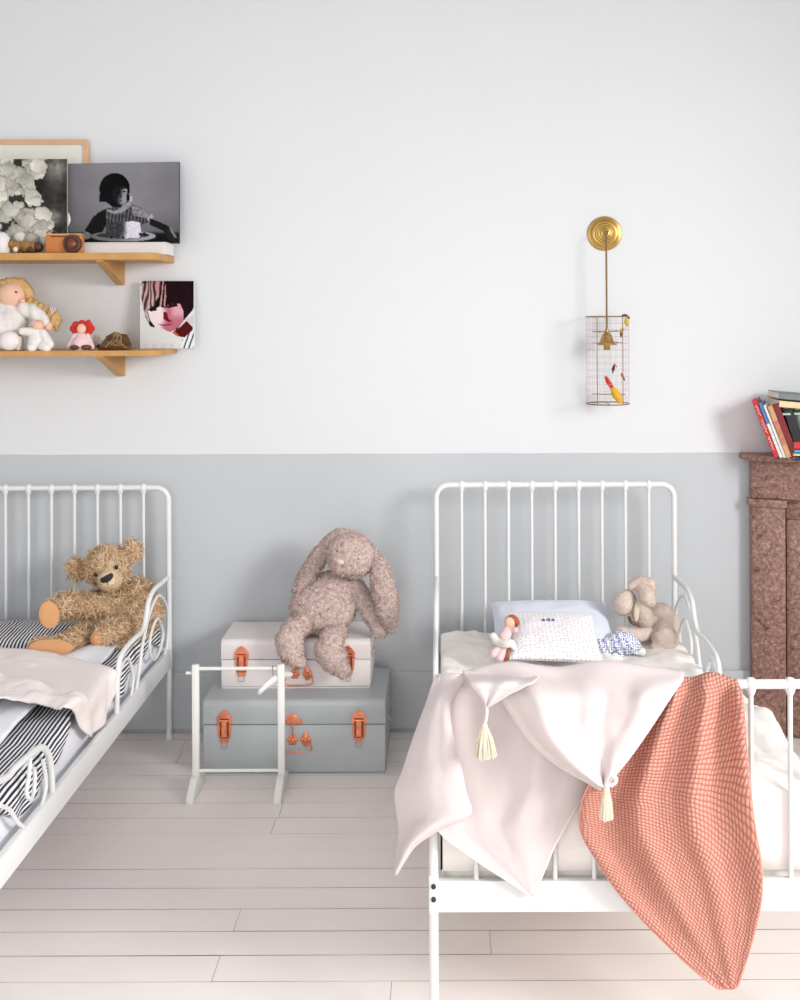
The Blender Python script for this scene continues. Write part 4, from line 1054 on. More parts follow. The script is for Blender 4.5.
def pic_cake(u, v):
    x, y = 42 + u*720, 45 + v*510
    c = 108 + 16*math.sin(u*3.0) + 14*(1-v) - 26*sm(.55,1,v)*(0.3+u*0.4) + 6*fbm((u*3,v*3,1))
    if y > 470: c = lerp(c, 22, sm(478, 505, y)*(1 if x < 330 or x > 560 else .9))
    def st(px): return 1 if math.sin(px*0.28 + y*0.03) > 0 else 0
    if inpoly(x,y,[(300,335),(460,310),(520,335),(600,380),(592,408),(540,440),(300,445),(240,420),(235,365)]): c = 52 + 42*st(x)*(1 if x>270 else 0) + 20*fbm((u*20,v*20,0))
    if inpoly(x,y,[(290,338),(215,385),(160,470),(190,520),(262,505),(300,430)]): c = 20 + 6*st(x)
    if inpoly(x,y,[(455,318),(520,338),(598,378),(590,405),(545,395),(470,385)]): c = 135 + 45*fbm((u*22,v*26,3))
    if inpoly(x,y,[(585,372),(600,392),(575,425),(556,405)]): c = 170
    if inpoly(x,y,[(572,398),(640,425),(700,452),(730,490),(700,520),(660,480),(572,440)]): c = 26
    if inpoly(x,y,[(690,455),(715,470),(752,520),(757,550),(735,552),(690,535),(680,500)]): c = 34
    if inpoly(x,y,[(700,455),(716,468),(748,520),(735,525),(712,490)]): c = 128
    if inpoly(x,y,[(310,340),(345,352),(372,345),(410,312),(450,300),(455,322),(400,362),(345,372),(300,352)]): c = 150 + 30*fbm((u*30,v*30,3))
    if inell(x,y,170,508,30,22): c = 120 + 30*fbm((u*30,v*20,2))
    if inell(x,y,405,512,208,34): c = 118 + 50*sm(300,580,x)
    if inell(x,y,405,506,170,20): c = 58
    if inpoly(x,y,[(296,440),(330,424),(470,418),(512,428),(522,500),(505,522),(420,526),(312,520),(296,505)]):
        c = lerp(62, 225, sm(380, 440, x + 20*fbm((u*9,v*9,6)))) + 22*fbm((u*34,v*30,1))
    for cx, cy in ((515,500),(540,497),(553,505),(405,520),(330,520)):
        if inell(x,y,cx,cy,9,9): c = 20
    # head
    if inell(x,y,350,212,98,102) or inpoly(x,y,[(258,200),(250,292),(306,296),(330,325),(380,330),(440,292),(446,190)]): c = 14 + 4*fbm((u*20,v*8,1))
    if inell(x,y,388,252,50,62) and y > 190 + 12*math.sin(x*.1): c = lerp(26, 150, sm(366, 412, x + 10*math.sin(y*.05)))
    if inell(x,y,388,252,50,62) and y < 212: c = 24 + 40*sm(390,430,x)*(1 if math.sin(x*.5)>0 else .2)
    if inell(x,y,372,234,15,9): c = 18
    if inell(x,y,414,230,10,5): c = 26
    if inell(x,y,390,284,12,4): c = 62
    if inell(x,y,388,258,8,14): c = 50
    if inpoly(x,y,[(440,180),(446,285),(424,285),(432,200)]): c = 14
    if inpoly(x,y,[(446,262),(462,258),(462,290),(446,300)]): c = 185
    return grey(c)
PF = []
rp = random.Random(5)
for k in range(150):
    a = rp.random(); b = rp.random()
    if a > 0.80 - 0.12*math.sin(b*5): continue
    PF.append((a, b, rp.uniform(.05,.12), rp.uniform(.05,.11), rp.uniform(0,3.14), rp.uniform(-22,22)))
def pic_flower(u, v):
    u0, v0 = u, v; u += .035*fbm((u0*14, v0*14, 3)); v += .035*fbm((u0*14, v0*14, 8))
    c = 60 + 24*fbm((u*5,v*4,2))
    c = lerp(c, 165, max(0, 1 - abs(u-.9)*7)*max(0, 1-abs(v-.1)*6)); c = lerp(c, 150, max(0,1-abs(u-.86)*7)*max(0,1-abs(v-.62)*9))
    for a, b, rx, ry, r, o in PF:
        dx, dy = u-a, (v-b)*1.2; cx = dx*math.cos(r)+dy*math.sin(r); cy = -dx*math.sin(r)+dy*math.cos(r)
        q = (cx/rx)**2 + (cy/ry)**2
        if q < 1: c = 200 + o*.8 - 26*q**3 + 26*cx/rx + 14*fbm((cx*40, cy*12, a*9))
        elif q < 1.22: c *= .86
    c += 8*fbm((u*30,v*30,9))
    return tuple(max(0,min(255,c*k)) for k in (1.0,.985,.93))
def pic_face(u, v):
    x, y = 318 + u*434, 88 + v*552
    n = fbm((u*6, v*2, 4)); hs = math.sin(x*.19 + 5*n + y*.01)
    c = [226,228,226]
    if inpoly(x,y,[(330,88),(345,250),(360,380),(400,460),(430,468),(500,450),(560,505),(620,480),(680,400),(740,330),(752,300),(752,88)]): c = [30,12,18]
    if inpoly(x,y,[(325,110),(470,88),(500,130),(430,290),(372,330),(400,430),(425,465),(385,420),(345,320),(330,240)]): 
        k = 0.5+0.5*hs; c = [lerp(60,214,k), lerp(30,190,k), lerp(36,186,k)]
    face = inpoly(x,y,[(378,330),(420,328),(470,300),(520,310),(580,275),(640,275),(668,340),(668,420),(620,470),(560,508),(500,480),(440,465),(400,410)])
    if face:
        k = sm(480, 540, x + 14*math.sin(y*.03)); c = [lerp(246,196,k), lerp(230,110,k), lerp(230,128,k)]
        q = sm(545,600,x)*sm(420,340,y); c = [lerp(c[0],232,q*.8), lerp(c[1],184,q*.8), lerp(c[2],196,q*.8)]
    if inpoly(x,y,[(505,340),(535,345),(548,400),(580,420),(545,425),(505,400)]): c = [120,24,34]
    if inpoly(x,y,[(395,325),(450,312),(455,330),(400,340)]) or inpoly(x,y,[(525,290),(610,270),(625,295),(540,312)]): c = [50,14,26]
    if inpoly(x,y,[(455,440),(520,446),(590,432),(560,452),(500,458)]): c = [150,44,58]
    if inpoly(x,y,[(575,510),(640,465),(690,415),(742,465),(742,490),(690,552),(640,545)]): c = [84,18,20]; 
    if inpoly(x,y,[(575,510),(600,500),(640,545),(620,545)]): c = [200,90,80]
    if inpoly(x,y,[(752,360),(680,405),(742,462),(752,470)]): c = [214,202,204]
    if inpoly(x,y,[(655,570),(742,490),(752,490),(752,640),(655,640)]): c = [236,238,240] if math.sin((x+y*.35)*.16) > -.5 else [70,74,90]
    if inpoly(x,y,[(330,88),(520,88),(545,300),(500,300),(470,305),(440,150)]) and not face and hs > .25: c = [190,150,150]
    if y > 600 and x < 640: c = [lerp(c[0],196,.4*(.5+.5*math.sin(x*.09)))]*3
    return tuple(max(0,min(255,q)) for q in c)
# girl-with-cake canvas leaning on the wall, standing on the white book
def lean(pxl, pxr, pyt, pyb, Yt, Yb, dl=0, dr=0):
    return P(pxl,pyt+dl,Yt), P(pxr,pyt+dr,Yt), P(pxl,pyb-dl,Yb), P(pxr,pyb-dr,Yb)
a, b, c, d = lean(66.5, 179, 162.5, 242, 4.196, 4.155, 1.2, -.8)
c.z = d.z = P(120, 242.2, 4.10).z + .0006
canvas('canvas_picture', 'black and white photograph of a child behind a cake on upper shelf', a, b, c, d, 0.018, (170, 120), pic_cake, (70,66,84))
a, b, c, d = lean(-32, 67, 159, 246, 4.168, 4.115)
c.z = d.z = UZ + 0.001
canvas('canvas_picture', 'black and white photograph of pale flower petals on upper shelf', a, b, c, d, 0.010, (130, 120), pic_flower, (200,196,186))
a, b, c, d = lean(140, 194, 281, 349.4, 4.225, 4.18)
c.z = d.z = LZ + 0.001
canvas('canvas_picture', 'colour portrait of a dark haired child leaning on the lower shelf end', a, b, c, d, 0.018, (110, 140), pic_face, (228,228,230))
# framed print behind
a, b, c, d = lean(-60, 88.5, 139.5, 252, 4.243, 4.20)
c.z = d.z = UZ + 0.001
root = thing('picture_frame', (c+d)/2, 'large pale wooden picture frame leaning behind the flower photograph', 'picture frame')
nrm = V(0,-1,0.1).normalized(); f = 0.020
ux = (b-a).normalized(); uz = (a-c).normalized()
def fp(s, t): return c + ux*s + uz*t
Wd, Hd = (b-a).length, (a-c).length
rim = []
def rr(w0, h0, w1, h1, r, n=6):
    out = []
    for cx, cy, a0 in ((w1-r,h1-r,0),(w0+r,h1-r,90),(w0+r,h0+r,180),(w1-r,h0+r,270)):
        for k in range(n+1): q = math.radians(a0 + 90*k/n); out.append(fp(cx + r*math.cos(q), cy + r*math.sin(q)))
    return out
o1, i1 = rr(0,0,Wd,Hd,0.012), rr(f,f,Wd-f,Hd-f,0.003)
m = MB(); N = len(o1)
for dd in (0, 1):
    m.v += [p - nrm*(-0.004 if dd == 0 else 0.012) for p in o1] + [p - nrm*(-0.004 if dd == 0 else 0.012) for p in i1]
for k in range(N):
    q = (k+1) % N
    m.f += [(k,q,N+q,N+k), (2*N+k,3*N+k,3*N+q,2*N+q), (k,2*N+k,2*N+q,q), (N+k,N+q,3*N+q,3*N+k)]
fixn(mk('frame', m, M_pale_wood, root, smooth=False))
m = MB().add([p - nrm*0.002 for p in (fp(f-.003,f-.003), fp(Wd-f+.003,f-.003), fp(Wd-f+.003,Hd-f+.003), fp(f-.003,Hd-f+.003))], [(0,1,2,3)])
fixn(solid(mk('mount_board', m, M_mat, root, smooth=False), 0.002))

# ------------------------------------------------------------------ upper shelf objects
# white book lying flat under the canvas
bl, br = P(83, 250, 4.10), P(166, 250, 4.10)
root = thing('book', V((bl.x+br.x)/2, 4.15, UZ), 'thick white book lying flat under the cake photograph', 'book')
hz = P(120, 242.2, 4.10).z - UZ
m = MB().box(bl.x, br.x, 4.10, 4.235, UZ, UZ+0.003, .0008).box(bl.x, br.x, 4.10, 4.235, UZ+hz-0.003, UZ+hz, .0008).box(bl.x, bl.x+.003, 4.10, 4.235, UZ, UZ+hz, .0008)
mk('cover', m, M_white, root, smooth=False)
mk('pages', MB().box(bl.x+.003, br.x-.004, 4.103, 4.233, UZ+.003, UZ+hz-.003), mat('white_pages', (236,234,232), 0.9, var=0.02, vscale=200), root, smooth=False)
# white globe between the pictures
gl = P(58.5, 222, 4.175)
root = thing('globe_ornament', V(gl.x, gl.y, UZ), 'round white ornament between the flower and cake photographs', 'ornament')
rg = 14.2*4.175/F
mk('globe', MB().ball((gl.x, gl.y, gl.z), (rg, 0.020, rg), n=28), M_white, root)
mk('stand', MB().lathe([(0.028,0),(0.028,0.006),(0.008,0.012),(0.008,gl.z-UZ-rg+0.006)], Matrix.Translation(V(gl.x, gl.y, UZ))@Matrix.Diagonal((1,.6,1,1)), 20), M_white, root)
# toy camera
root = thing('toy_camera', V(P(64,250,4.04).x, 4.06, UZ), 'wooden toy camera with dark round lens on upper shelf', 'toy camera')
c0, c1 = P(44.5, 251, 4.03), P(82, 234, 4.03)
mk('body', MB().box(c0.x, c1.x, 4.03, 4.065, UZ, c1.z-0.002, 0.009, seg=4), M_toywood, root)
mk('top_plate', MB().box(c0.x+.006, c1.x-.004, 4.031, 4.064, c1.z-.003, c1.z+.002, 0.002), mat('light_toy_wood', (232,178,118), .45, var=.05), root)
mk('slot', MB().box(c0.x+.022, c1.x-.010, 4.0285, 4.034, c1.z-.011, c1.z-.007, .0008), M_toydark, root)
ln = P(72, 244.5, 4.02); lr = 9.4*4.02/F
ln.z = UZ + lr + .001
mk('lens', MB().lathe([(lr,0),(lr,.012),(lr*.9,.016),(lr*.72,.017),(lr*.66,.012),(lr*.3,.011),(.001,.013)], Matrix.Translation(V(ln.x,4.032,ln.z)) @ Matrix.Rotation(math.pi/2,4,'X'), 28), M_toydark, root, angle=25)
mk('lens_glass', MB().ball((ln.x,4.0165,ln.z), (lr*.52,.005,lr*.52)), mat('amber_lens', (120,58,38), .15), root)
lp = P(52, 233.5, 4.05)
mk('strap_loop', MB().tube([V(lp.x + .019*math.cos(a), 4.05, c1.z + .0145*math.sin(a)) for a in np.linspace(0, math.pi, 16)], .0017, 6), M_leather, root)
# ceramic, pom-pom and small wooden figures
def on(px, Y): return P(px, 250, Y).x
wx = on(2, 4.05)
root = thing('ceramic_jar', V(wx,4.05,UZ), 'white ceramic jar left of the ochre toy animals on the upper shelf', 'jar')
hj = P(2, 232, 4.05).z - UZ
mk('jar', MB().lathe([(.02,0),(.026,.004),(.029,hj*.4),(.027,hj*.75),(.017,hj*.92),(.004,hj)], Matrix.Translation(V(wx,4.05,UZ)), 28), M_white, root)
def figure(name, label, cat_, parts):
    root = None
    xs = parts[0]; root = thing(name, V(xs[2].x, xs[2].y, UZ), label, cat_)
    for nm, mt, c, r in parts: mk(nm, MB().ball(c, r, n=18), mt, root)
    return root
k = 4.06/F
def U(px, py, Y=4.06): 
    q = P(px, py, Y); return q
def gz(c, r): c.z = max(c.z, UZ + r); return c
figure('wooden_animal', 'ochre wooden toy animal with a pale belly beside the white jar', 'toy', [
  ('body', M_ochre, gz(U(15,246.5),.019), (.026,.018,.019)), ('head', M_ochre, U(11.5,244.5,4.045), (.0125,.012,.0135)), ('belly', M_cloth_w, gz(U(15.5,249.5,4.045),.008), (.009,.006,.010)), ('ear', M_toydark, U(10.5,240.5,4.05), (.004,.003,.005))])
figure('wooden_animal', 'ochre and brown wooden toy animal left of the toy camera', 'toy', [
  ('body', M_ochre, gz(U(26,246.2),.021), (.022,.018,.021)), ('rump', M_toydark, gz(U(38,247),.018), (.019,.017,.018)), ('head', M_toydark, gz(U(30.5,249,4.045),.007), (.009,.008,.010)), ('back', M_ochre, gz(U(33,247),.017), (.017,.017,.017))])
figure('wool_ball', 'white woolly ball behind the wooden toy animals', 'toy', [('ball', M_fluff, U(20,237.5,4.10), (.023,.022,.021)), ('base', M_fluff, gz(U(20,248,4.10),.018), (.018,.018,.018))])
figure('wool_ball', 'greyish woolly ball behind the wooden toy animals, nearest the toy camera', 'toy', [('ball', mat('grey_wool', (186,176,166), .95, bump=.8, bscale=120, bdist=.004), U(32,239.5,4.10), (.027,.024,.024)), ('base', M_fluff, gz(U(32,248,4.10),.018), (.02,.018,.018))])

# ------------------------------------------------------------------ lower shelf dolls
def LD(zx, zy, Y): return P(zx/8, 270 + zy/8, Y)
QS = 4.08/F/8
def bl_(prims, vox=0.003, it=4, dp=None): 
    c, f_, n_ = blob(prims, vox, it, dp); return (c.tolist(), f_)
root = thing('braided_doll', V(LD(90,640,4.08).x, 4.08, LZ), 'large cloth doll with blond braid in white dress on the lower shelf', 'doll')
mk('head', bl_([('e', LD(95,200,4.08), (112*QS,100*QS,108*QS)), ('e', LD(180,245,4.05), (22*QS,24*QS,20*QS))]), M_skin, root, angle=180)
hd = lambda p: .002*math.sin(p.x*240 + p.z*180) + .0015*fbm(p*80)
mk('hair', bl_([('c', [LD(-60,260,4.10), LD(-20,140,4.09), LD(70,95,4.08), LD(170,105,4.085), LD(225,180,4.09), LD(235,250,4.09)], [46*QS,42*QS,34*QS,40*QS,46*QS,38*QS]), ('e', LD(112,175,4.13), (125*QS,80*QS,112*QS))], .003, 3, hd), M_blond, root, angle=180)
mk('braid', bl_([('c', [LD(235,250,4.08), LD(310,290,4.07), LD(370,310,4.065), LD(405,340,4.06)], [34*QS,36*QS,30*QS,28*QS]), ('c', [LD(405,340,4.06), LD(440,380,4.06), LD(440,430,4.06), LD(455,470,4.06)], [34*QS,48*QS,42*QS,18*QS])], .0025, 3, lambda p: .003*math.sin(p.x*260 - p.z*120) + .0015*fbm(p*120)), M_blond, root, angle=180)
mk('hair_tie', MB().tube(cat([LD(410,345,4.035), LD(425,300,4.04), LD(440,310,4.035), LD(420,345,4.035), LD(400,300,4.04)], 20), .0022, 6), M_cloth_p, root)
mk('dress', bl_([('c', [LD(70,340,4.09), LD(80,430,4.08)], [110*QS,140*QS]), ('c', [LD(200,310,4.07), LD(290,350,4.06), LD(350,420,4.045)], [62*QS,64*QS,52*QS]), ('c', [LD(-30,330,4.08), LD(-80,420,4.06)], [70*QS,60*QS]), ('c', [LD(60,470,4.07), LD(60,540,4.07)], [130*QS,90*QS])], .0035, 4, lambda p: .0022*math.sin(p.x*150 + p.z*30)), M_cloth_w, root, angle=180)
mk('hand', bl_([('e', LD(388,452,4.04), (36*QS,34*QS,42*QS))]), M_skin, root, angle=180)
f0 = LD(75,555,4.0); fr = 78*QS; f0.z = LZ + fr
mk('foot', MB().ball(f0, (fr*1.05, fr*.8, fr), n=24), M_cloth_w, root)
mk('shoe_strap', MB().box(f0.x+.020, f0.x+.034, 4.005, 4.05, LZ+.001, LZ+.05, .005), M_cloth_w, root)
for zx, zy in ((128,178),(60,238)): mk('eye', MB().ball(LD(zx,zy,4.045), .0042 if zy < 200 else .0022), M_leather, root)
# small white doll in front
root = thing('cloth_doll', V(LD(300,640,4.0).x, 4.01, LZ), 'small white cloth doll seated in front of the braided doll', 'doll')
mk('body', bl_([('c', [LD(300,500,4.02), LD(295,580,4.02)], [58*QS,72*QS]), ('c', [LD(270,495,4.01), LD(180,490,4.0)], [36*QS,32*QS]), ('c', [LD(345,510,4.01), LD(400,595,4.0)], [36*QS,34*QS]), ('c', [LD(260,610,4.0), LD(255,622,3.99)], [42*QS,36*QS]), ('c', [LD(350,610,4.0), LD(375,622,3.99)], [42*QS,36*QS])], .0025, 4), M_cloth_w, root, angle=180)
mk('head', MB().ball(LD(305,445,4.01), (46*QS,42*QS,42*QS), n=18), M_skin, root)
mk('bonnet', bl_([('c', [LD(255,440,4.015), LD(280,418,4.015), LD(330,420,4.015)], [16*QS,22*QS,16*QS])], .002, 3), M_cloth_p, root, angle=180)
# flower doll
root = thing('flower_doll', V(LD(650,640,4.02).x, 4.03, LZ), 'tiny doll with red flower bonnet and pink dress on lower shelf', 'doll')
mk('dress', bl_([('c', [LD(650,530,4.04), LD(650,595,4.03)], [52*QS,76*QS]), ('c', [LD(600,530,4.03), LD(555,615,4.02)], [26*QS,22*QS]), ('c', [LD(700,530,4.03), LD(735,615,4.02)], [26*QS,22*QS])], .0025, 4), M_cloth_p, root, angle=180)
mk('head', MB().ball(LD(652,470,4.02), (36*QS,30*QS,40*QS), n=18), M_skin, root)
pr = []
for k in range(8):
    a = 2*math.pi*k/8; pr.append(('e', LD(658 + 68*math.cos(a), 468 + 40*math.sin(a), 4.035), (34*QS,22*QS,30*QS)))
pr.append(('e', LD(708,415,4.03), (20*QS,14*QS,20*QS)))
mk('flower_bonnet', bl_(pr, .002, 2, lambda p: .001*fbm(p*200)), M_redwool, root, angle=180)
for zx in (600, 690): mk('foot', MB().ball(LD(zx,618,4.005), (42*QS,40*QS,20*QS)), M_leather, root)
# leather bundle with laces
root = thing('leather_pouch', V(P(114,348,4.05).x, 4.06, LZ), 'crumpled brown leather pouch tied with laces beside the portrait', 'pouch')
def K(zx, zy, Y): return P(100 + zx/8, 270 + zy/8, Y)
m = MB(); A = [K(-20,640,4.03),K(240,640,4.03),K(250,640,4.11),K(0,640,4.11)]; 
for q in A: q.z = LZ + .0005
Bq = [K(0,605,4.02),K(60,540,4.04),K(115,500,4.06),K(215,512,4.06),K(238,600,4.03),K(225,530,4.10),K(90,520,4.10)]
m.add(A + Bq, [(0,1,8),(0,8,5),(0,5,4),(4,5,6,0)[::-1],(0,6,5),(0,7,6),(0,8,7),(1,2,9),(1,9,8),(8,9,7),(7,9,10),(7,10,6),(6,10,3),(6,3,0),(4,6,3),(2,3,10,9),(0,3,2,1)])
bmx = bmesh.new(); vs = [bmx.verts.new(v) for v in m.v]; bmx.verts.ensure_lookup_table()
bmesh.ops.convex_hull(bmx, input=bmx.verts[:]); bmesh.ops.delete(bmx, geom=[v for v in bmx.verts if not v.link_faces], context='VERTS')
bmesh.ops.subdivide_edges(bmx, edges=bmx.edges[:], cuts=4, use_grid_fill=True)
for v in bmx.verts:
    if v.co.z > LZ + .004: v.co += Vector((fbm(v.co*40), fbm(v.co*40 + V(5,0,0)), fbm(v.co*40 + V(0,7,0))))*.006
m = MB(); m.bm(bmx); mk('pouch', m, M_leather, root, angle=20)
for pts in ([(40,620),(100,560),(120,500),(140,560),(120,610)],[(90,600),(140,540),(130,500),(100,560)],[(150,590),(170,540),(150,520),(130,590)],[(60,580),(130,600),(190,600)],[(160,560),(180,600),(215,625)]):
    mk('lace', MB().tube(cat([K(a_, b_, 4.018 + .00005*b_*0) for a_, b_ in pts], 16), .0026, 6), M_lace, root)
# pale cushion-like plush behind the flower doll
root = thing('tin_animal', V(P(97,345,4.1).x, 4.10, LZ), 'pale grey little toy animal behind the flower doll', 'toy')
mk('body', bl_([('c', [P(92,343,4.12), P(99,343,4.12)], [.020,.018])], .003, 3), M_fluff, root, angle=180)
mk('ear', MB().ball(P(97,337,4.12), (.012,.006,.008)), M_cloth_p, root); mk('nose', MB().ball(P(98.5,346.5,4.045), (.007,.006,.008)), M_black, root)

# ------------------------------------------------------------------ fireplace of red marble (canted front)
yaw = math.radians(24); fx = V(math.cos(yaw), -math.sin(yaw), 0); fn_ = V(-math.sin(yaw), -math.cos(yaw), 0)
F0 = P(752.5, 600, 4.205); F0.z = 0
def fpl(s, out, z): q = F0 + fx*s + fn_*out; return V(q.x, q.y, z)
def block(s0, s1, out, z0, z1, backw=True, bev=0.003):
    a, b = fpl(s0, out, z0), fpl(s1, out, z0)
    pts = [a, b, V(b.x, WALL-0.016, z0), V(min(a.x, b.x-.01), WALL-0.016, z0)]
    return MB().prism(pts, (0,0,z1-z0), bev)
root = thing('marble_fireplace', V(F0.x+.3, 4.1, 0), 'reddish brown speckled marble fireplace at the right edge', 'fireplace')
zs1 = P(775, 457.0, 4.11).z; zs0 = zs1 - .022
zcap = P(755, 498.5, 4.2).z
PWid = 0.118
q = fpl(-.045, .028, 0)
a, b = V(P(741.5,456,4.215).x, 4.215, zs0), fpl(.8, .045, zs0)
m = MB().prism([a, fpl(.005,.040,zs0), b, V(b.x,WALL-.002,zs0), V(a.x,WALL-.002,zs0)], (0,0,zs1-zs0), .005); fixn(mk('mantel_shelf', m, M_marble, root, angle=30))
fixn(mk('frieze', block(0, .78, 0.0, zcap+.002, zs0), M_marble, root, angle=30))
fixn(mk('capital', block(-.008, PWid+.008, .010, zcap-.028, zcap), M_marble, root, angle=30))
fixn(mk('pilaster', block(0, PWid, 0.0, 0.0, zcap-.028), M_marble, root, angle=30))
fixn(mk('lintel', block(PWid, .66, -.028, zcap-.072, zcap), M_marble, root, angle=30))
fixn(mk('inner_jamb', block(PWid, PWid+.07, -.028, 0.0, zcap-.073), M_marble, root, angle=30))
fixn(mk('pilaster', block(.66, .78, 0.0, 0.0, zcap), M_marble, root, angle=30))
fixn(mk('firebox', block(PWid+.07, .66, -.12, 0.0, zcap-.073), mat('soot_black', (34,30,28), .9), root, angle=30))
# ------------------------------------------------------------------ books on the mantel
MZ = zs1
def slab_book(name, label, bl_px, w_px, h_px, lean_px, Y, depth, col, pages, extra=None, group=None):
    """standing book: spine facing the viewer, leaning left by lean_px over h_px"""
    global BX
    s = Y/F; base = P(774.5, 458, Y); base.z = MZ + .0008
    by = math.radians(20); hz = V(math.cos(by), -math.sin(by), 0); dv = V(math.sin(by), math.cos(by), 0)
    q_ = V(-lean_px, h_px, 0).normalized(); up = hz*q_.x + V(0,0,q_.y); rt = hz*q_.y + V(0,0,-q_.x)
    w, h = w_px*s, math.hypot(lean_px, h_px)*s
    base = base + hz*BX; BX += w/rt.normalized().dot(hz) + .0006
    lift = -min(0, rt.z*w); base.z += lift
    root = thing(name, base, label, 'book', group)
    def bx(a0,a1,d0,d1,h0,h1,bev):
        Mx = Matrix((rt, dv, up)).transposed().to_4x4(); Mx.translation = base
        return MB().box(a0,a1,d0,d1,h0,h1,bev,Mx)
    m = bx(0,w,0,.002,0,h,.0006); q = bx(0,.0018,0,depth,0,h,.0006); m.add(q.v,q.f); q = bx(w-.0018,w,0,depth,0,h,.0006); m.add(q.v,q.f)
    mk('cover', m, mat('cover_'+name, col, .4, var=.05, vscale=30), root, smooth=False)
    q = bx(.0018,w-.0018,.002,depth-.003,.003,h-.003,0); mk('pages', q, pages, root, smooth=False)
    if extra: extra(root, base, rt, up, w, h)
    return root
BX = 0.0
teal = mat('teal_page_tops', (86,140,160), .8)
def spine_text(col, body, size, start, along=True):
    def go(root, base, rt, up, w, h):
        fc = bpy.data.curves.new('t','FONT'); fc.body = body; fc.size = size; fc.extrude = .0002; fc.offset = .0003
        ft = bpy.data.objects.new('t', fc); C.objects.link(ft); me = bpy.data.meshes.new_from_object(ft.evaluated_get(bpy.context.evaluated_depsgraph_get())); bpy.data.objects.remove(ft)
        Mx = Matrix((-up, rt, -V(math.sin(math.radians(20)), math.cos(math.radians(20)), 0))).transposed().to_4x4(); Mx.translation = base + up*(h-start) + rt*(w*.25) + V(0,-.0008,0)
        t = MB(); t.add([Mx @ v.co for v in me.vertices], [tuple(p.vertices) for p in me.polygons]); mk('spine_lettering', t, mat('lettering', col, .7), root, smooth=False)
    return go
def panel(col, h0, h1):
    def go(root, base, rt, up, w, h):
        Mx = Matrix((rt, V(math.sin(math.radians(20)), math.cos(math.radians(20)), 0), up)).transposed().to_4x4(); Mx.translation = base
        mk('spine_panel', MB().box(.0006,w-.0006,-.0009,.001,h*h0,h*h1,.0003,Mx), mat('panel', col, .6, var=.2, vscale=60), root, smooth=False)
    return go
def squiggle(root, base, rt, up, w, h):  # white script on the spine, too small to read
    fw = -V(math.sin(math.radians(20)), math.cos(math.radians(20)), 0); m = MB(); rnd = random.Random(2)
    for a, b in ((.12,.36),(.42,.66),(.72,.9)):
        pts = []; n = int((b-a)*60)
        for k in range(n): pts.append(base + up*h*lerp(a,b,k/(n-1)) + rt*w*(.5 + .26*math.sin(k*2.1 + rnd.random())) + fw*.0004)
        m.tube(cat(pts, n*3), .0008, 5)
    mk('spine_lettering', m, M_white, root)
slab_book('book', 'red book with white spine lettering, outermost of the leaning row on the mantel', 774.5, 4.6, 57, 22, 4.075, .15, (206,34,42), teal, squiggle)
slab_book('book', 'blue and white book leaning next to the red one on the mantel', 779.2, 3.2, 54, 20.5, 4.078, .15, (70,130,190), teal, panel((236,232,226), .0, .62))
slab_book('book', 'slim cream book leaning between the blue and the tan ones', 782.4, 2.6, 52, 19.5, 4.080, .15, (236,230,218), M_paper)
slab_book('book', 'tan book leaning against the dark red one on the mantel', 785.5, 5.2, 51, 18.5, 4.080, .15, (214,160,116), M_paper, panel((198,128,104), .25, .7))
slab_book('book', 'wide dark red book leaning in the row on the mantel', 790.8, 6.0, 53, 19, 4.084, .15, (132,22,34), M_paper)
slab_book('book', 'black book standing behind the dark red one at the edge', 797.5, 9.0, 47, 15, 4.084, .12, (28,24,24), M_paper)
def flat_book(label, px0, px1, py0, py1, Y, d, col, tilt=0, pages=M_paper):
    a, b = P(px0, py1, Y), P(px1, py0, Y); h = b.z - a.z
    root = thing('book', a, label, 'book')
    Mx = Matrix.Translation(a) @ Matrix.Rotation(tilt, 4, 'Y'); w = b.x - a.x
    m = MB().box(0,w,0,d,0,.0022,.0006,Mx).box(0,w,0,d,h-.0022,h,.0006,Mx).box(0,w,0,.0022,0,h,.0006,Mx)
    mk('cover', m, mat('cover_flat', col, .45, var=.08, vscale=40), root, smooth=False)
    mk('pages', MB().box(.002,w-.002,.0022,d-.002,.0022,h-.0022,0,Mx), pages, root, smooth=False)
flat_book('yellow and white paperback lying on top of the leaning books', 779, 835, 400, 407.2, 4.07, .14, (228,206,160), .10)
flat_book('grey book with dark cover lying topmost over the leaning books', 778.5, 835, 392, 399.0, 4.07, .14, (120,126,128), .10)
flat_book('pale green booklet lying under the topmost books on the mantel', 783, 835, 412.8, 415.5, 4.065, .10, (190,206,196), -.02)
zc = 459.0
flat_book('dark blue book lying at the bottom of the small mantel stack', 794.5, 850, 456.5, 460.2, 4.045, .028, (34,44,62))
flat_book('cream book lying second in the small mantel stack', 794.0, 850, 453.2, 456.3, 4.045, .028, (222,206,160))
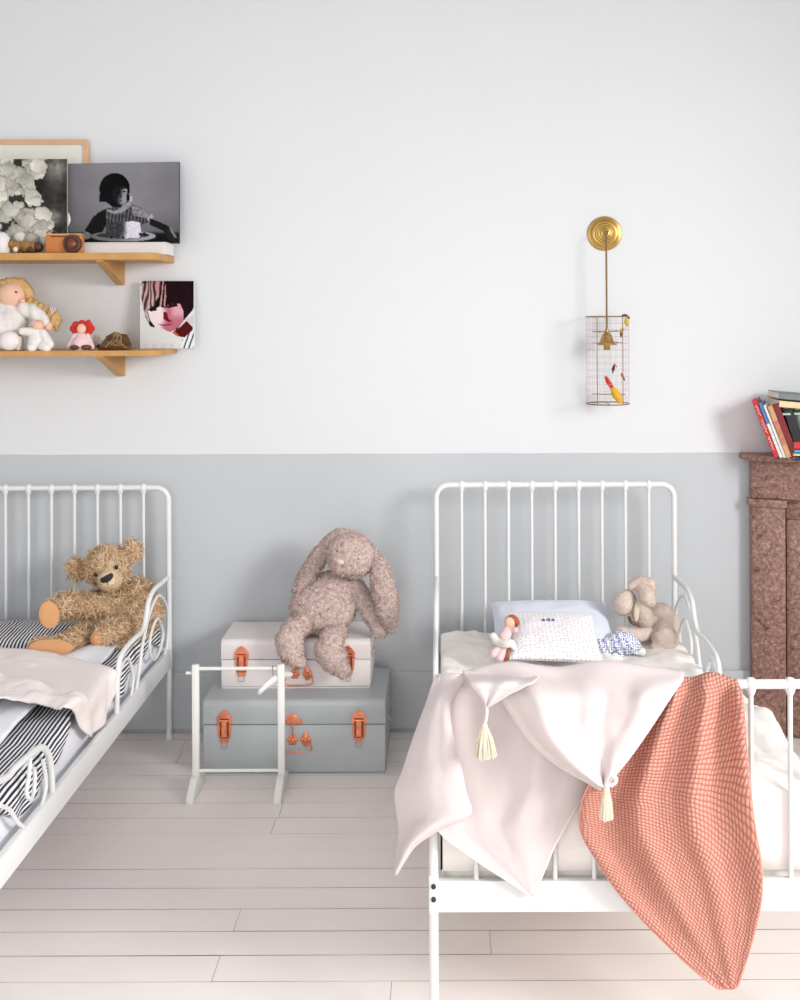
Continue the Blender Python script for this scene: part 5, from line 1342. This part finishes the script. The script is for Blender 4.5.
flat_book('light blue book lying third in the small mantel stack', 795.0, 850, 449.4, 453.0, 4.045, .028, (86,160,206))
flat_book('red book lying on top of the small mantel stack', 795.2, 850, 441.5, 449.2, 4.045, .028, (214,36,40))

# ------------------------------------------------------------------ daylight through the two windows
def area(name, loc, rot, sx, sy, energy, col):
    l = bpy.data.lights.new(name, 'AREA'); l.shape = 'RECTANGLE'; l.size = sx; l.size_y = sy; l.energy = energy; l.color = col
    o = bpy.data.objects.new(name, l); C.objects.link(o); o.location = loc; o.rotation_euler = rot; return o
area('daylight_right', (4.4, -0.2, 2.75), (V(4.4,-0.2,2.75) - V(0.1,3.4,0.75)).to_track_quat('Z','Y').to_euler(), 2.0, 1.8, E_RIGHT, (1.0, 0.975, 0.95))
area('daylight_front', ((FX0+FX1)/2, -1.52, (WZ0+WZ1)/2), (math.radians(90-TILT), 0, 0), FX1-FX0, WZ1-WZ0, E_FRONT, (1.0, 0.99, 0.98))
w = bpy.data.worlds.new('World'); bpy.context.scene.world = w; w.use_nodes = True
w.node_tree.nodes['Background'].inputs[0].default_value = (0.86, 0.93, 1.0, 1); w.node_tree.nodes['Background'].inputs[1].default_value = 0.8

# ------------------------------------------------------------------ camera
cam = bpy.data.cameras.new('camera'); co_ = bpy.data.objects.new('camera', cam); C.objects.link(co_)
co_.location = (0, 0, CAMZ)
cam.sensor_fit = 'HORIZONTAL'; cam.sensor_width = 36.0; cam.lens = F/800*36.0
cam.clip_start = 0.05
co_.rotation_euler = (Matrix.Rotation(math.radians(90), 3, 'X') @ Matrix.Rotation(-ROLL, 3, 'Z')).to_euler()
# shifted lens: horizon at y=315, vanishing point at x=441
cam.shift_x = -(CX-400)/800.0; cam.shift_y = -(500-CY)/800.0
sc_ = bpy.context.scene; sc_.camera = co_
sc_.view_settings.view_transform = 'Standard'; sc_.view_settings.look = 'None'; sc_.view_settings.gamma = 1.0; sc_.view_settings.use_curve_mapping = False
sc_.view_settings.exposure = EXPO
sc_.cycles.use_denoising = True
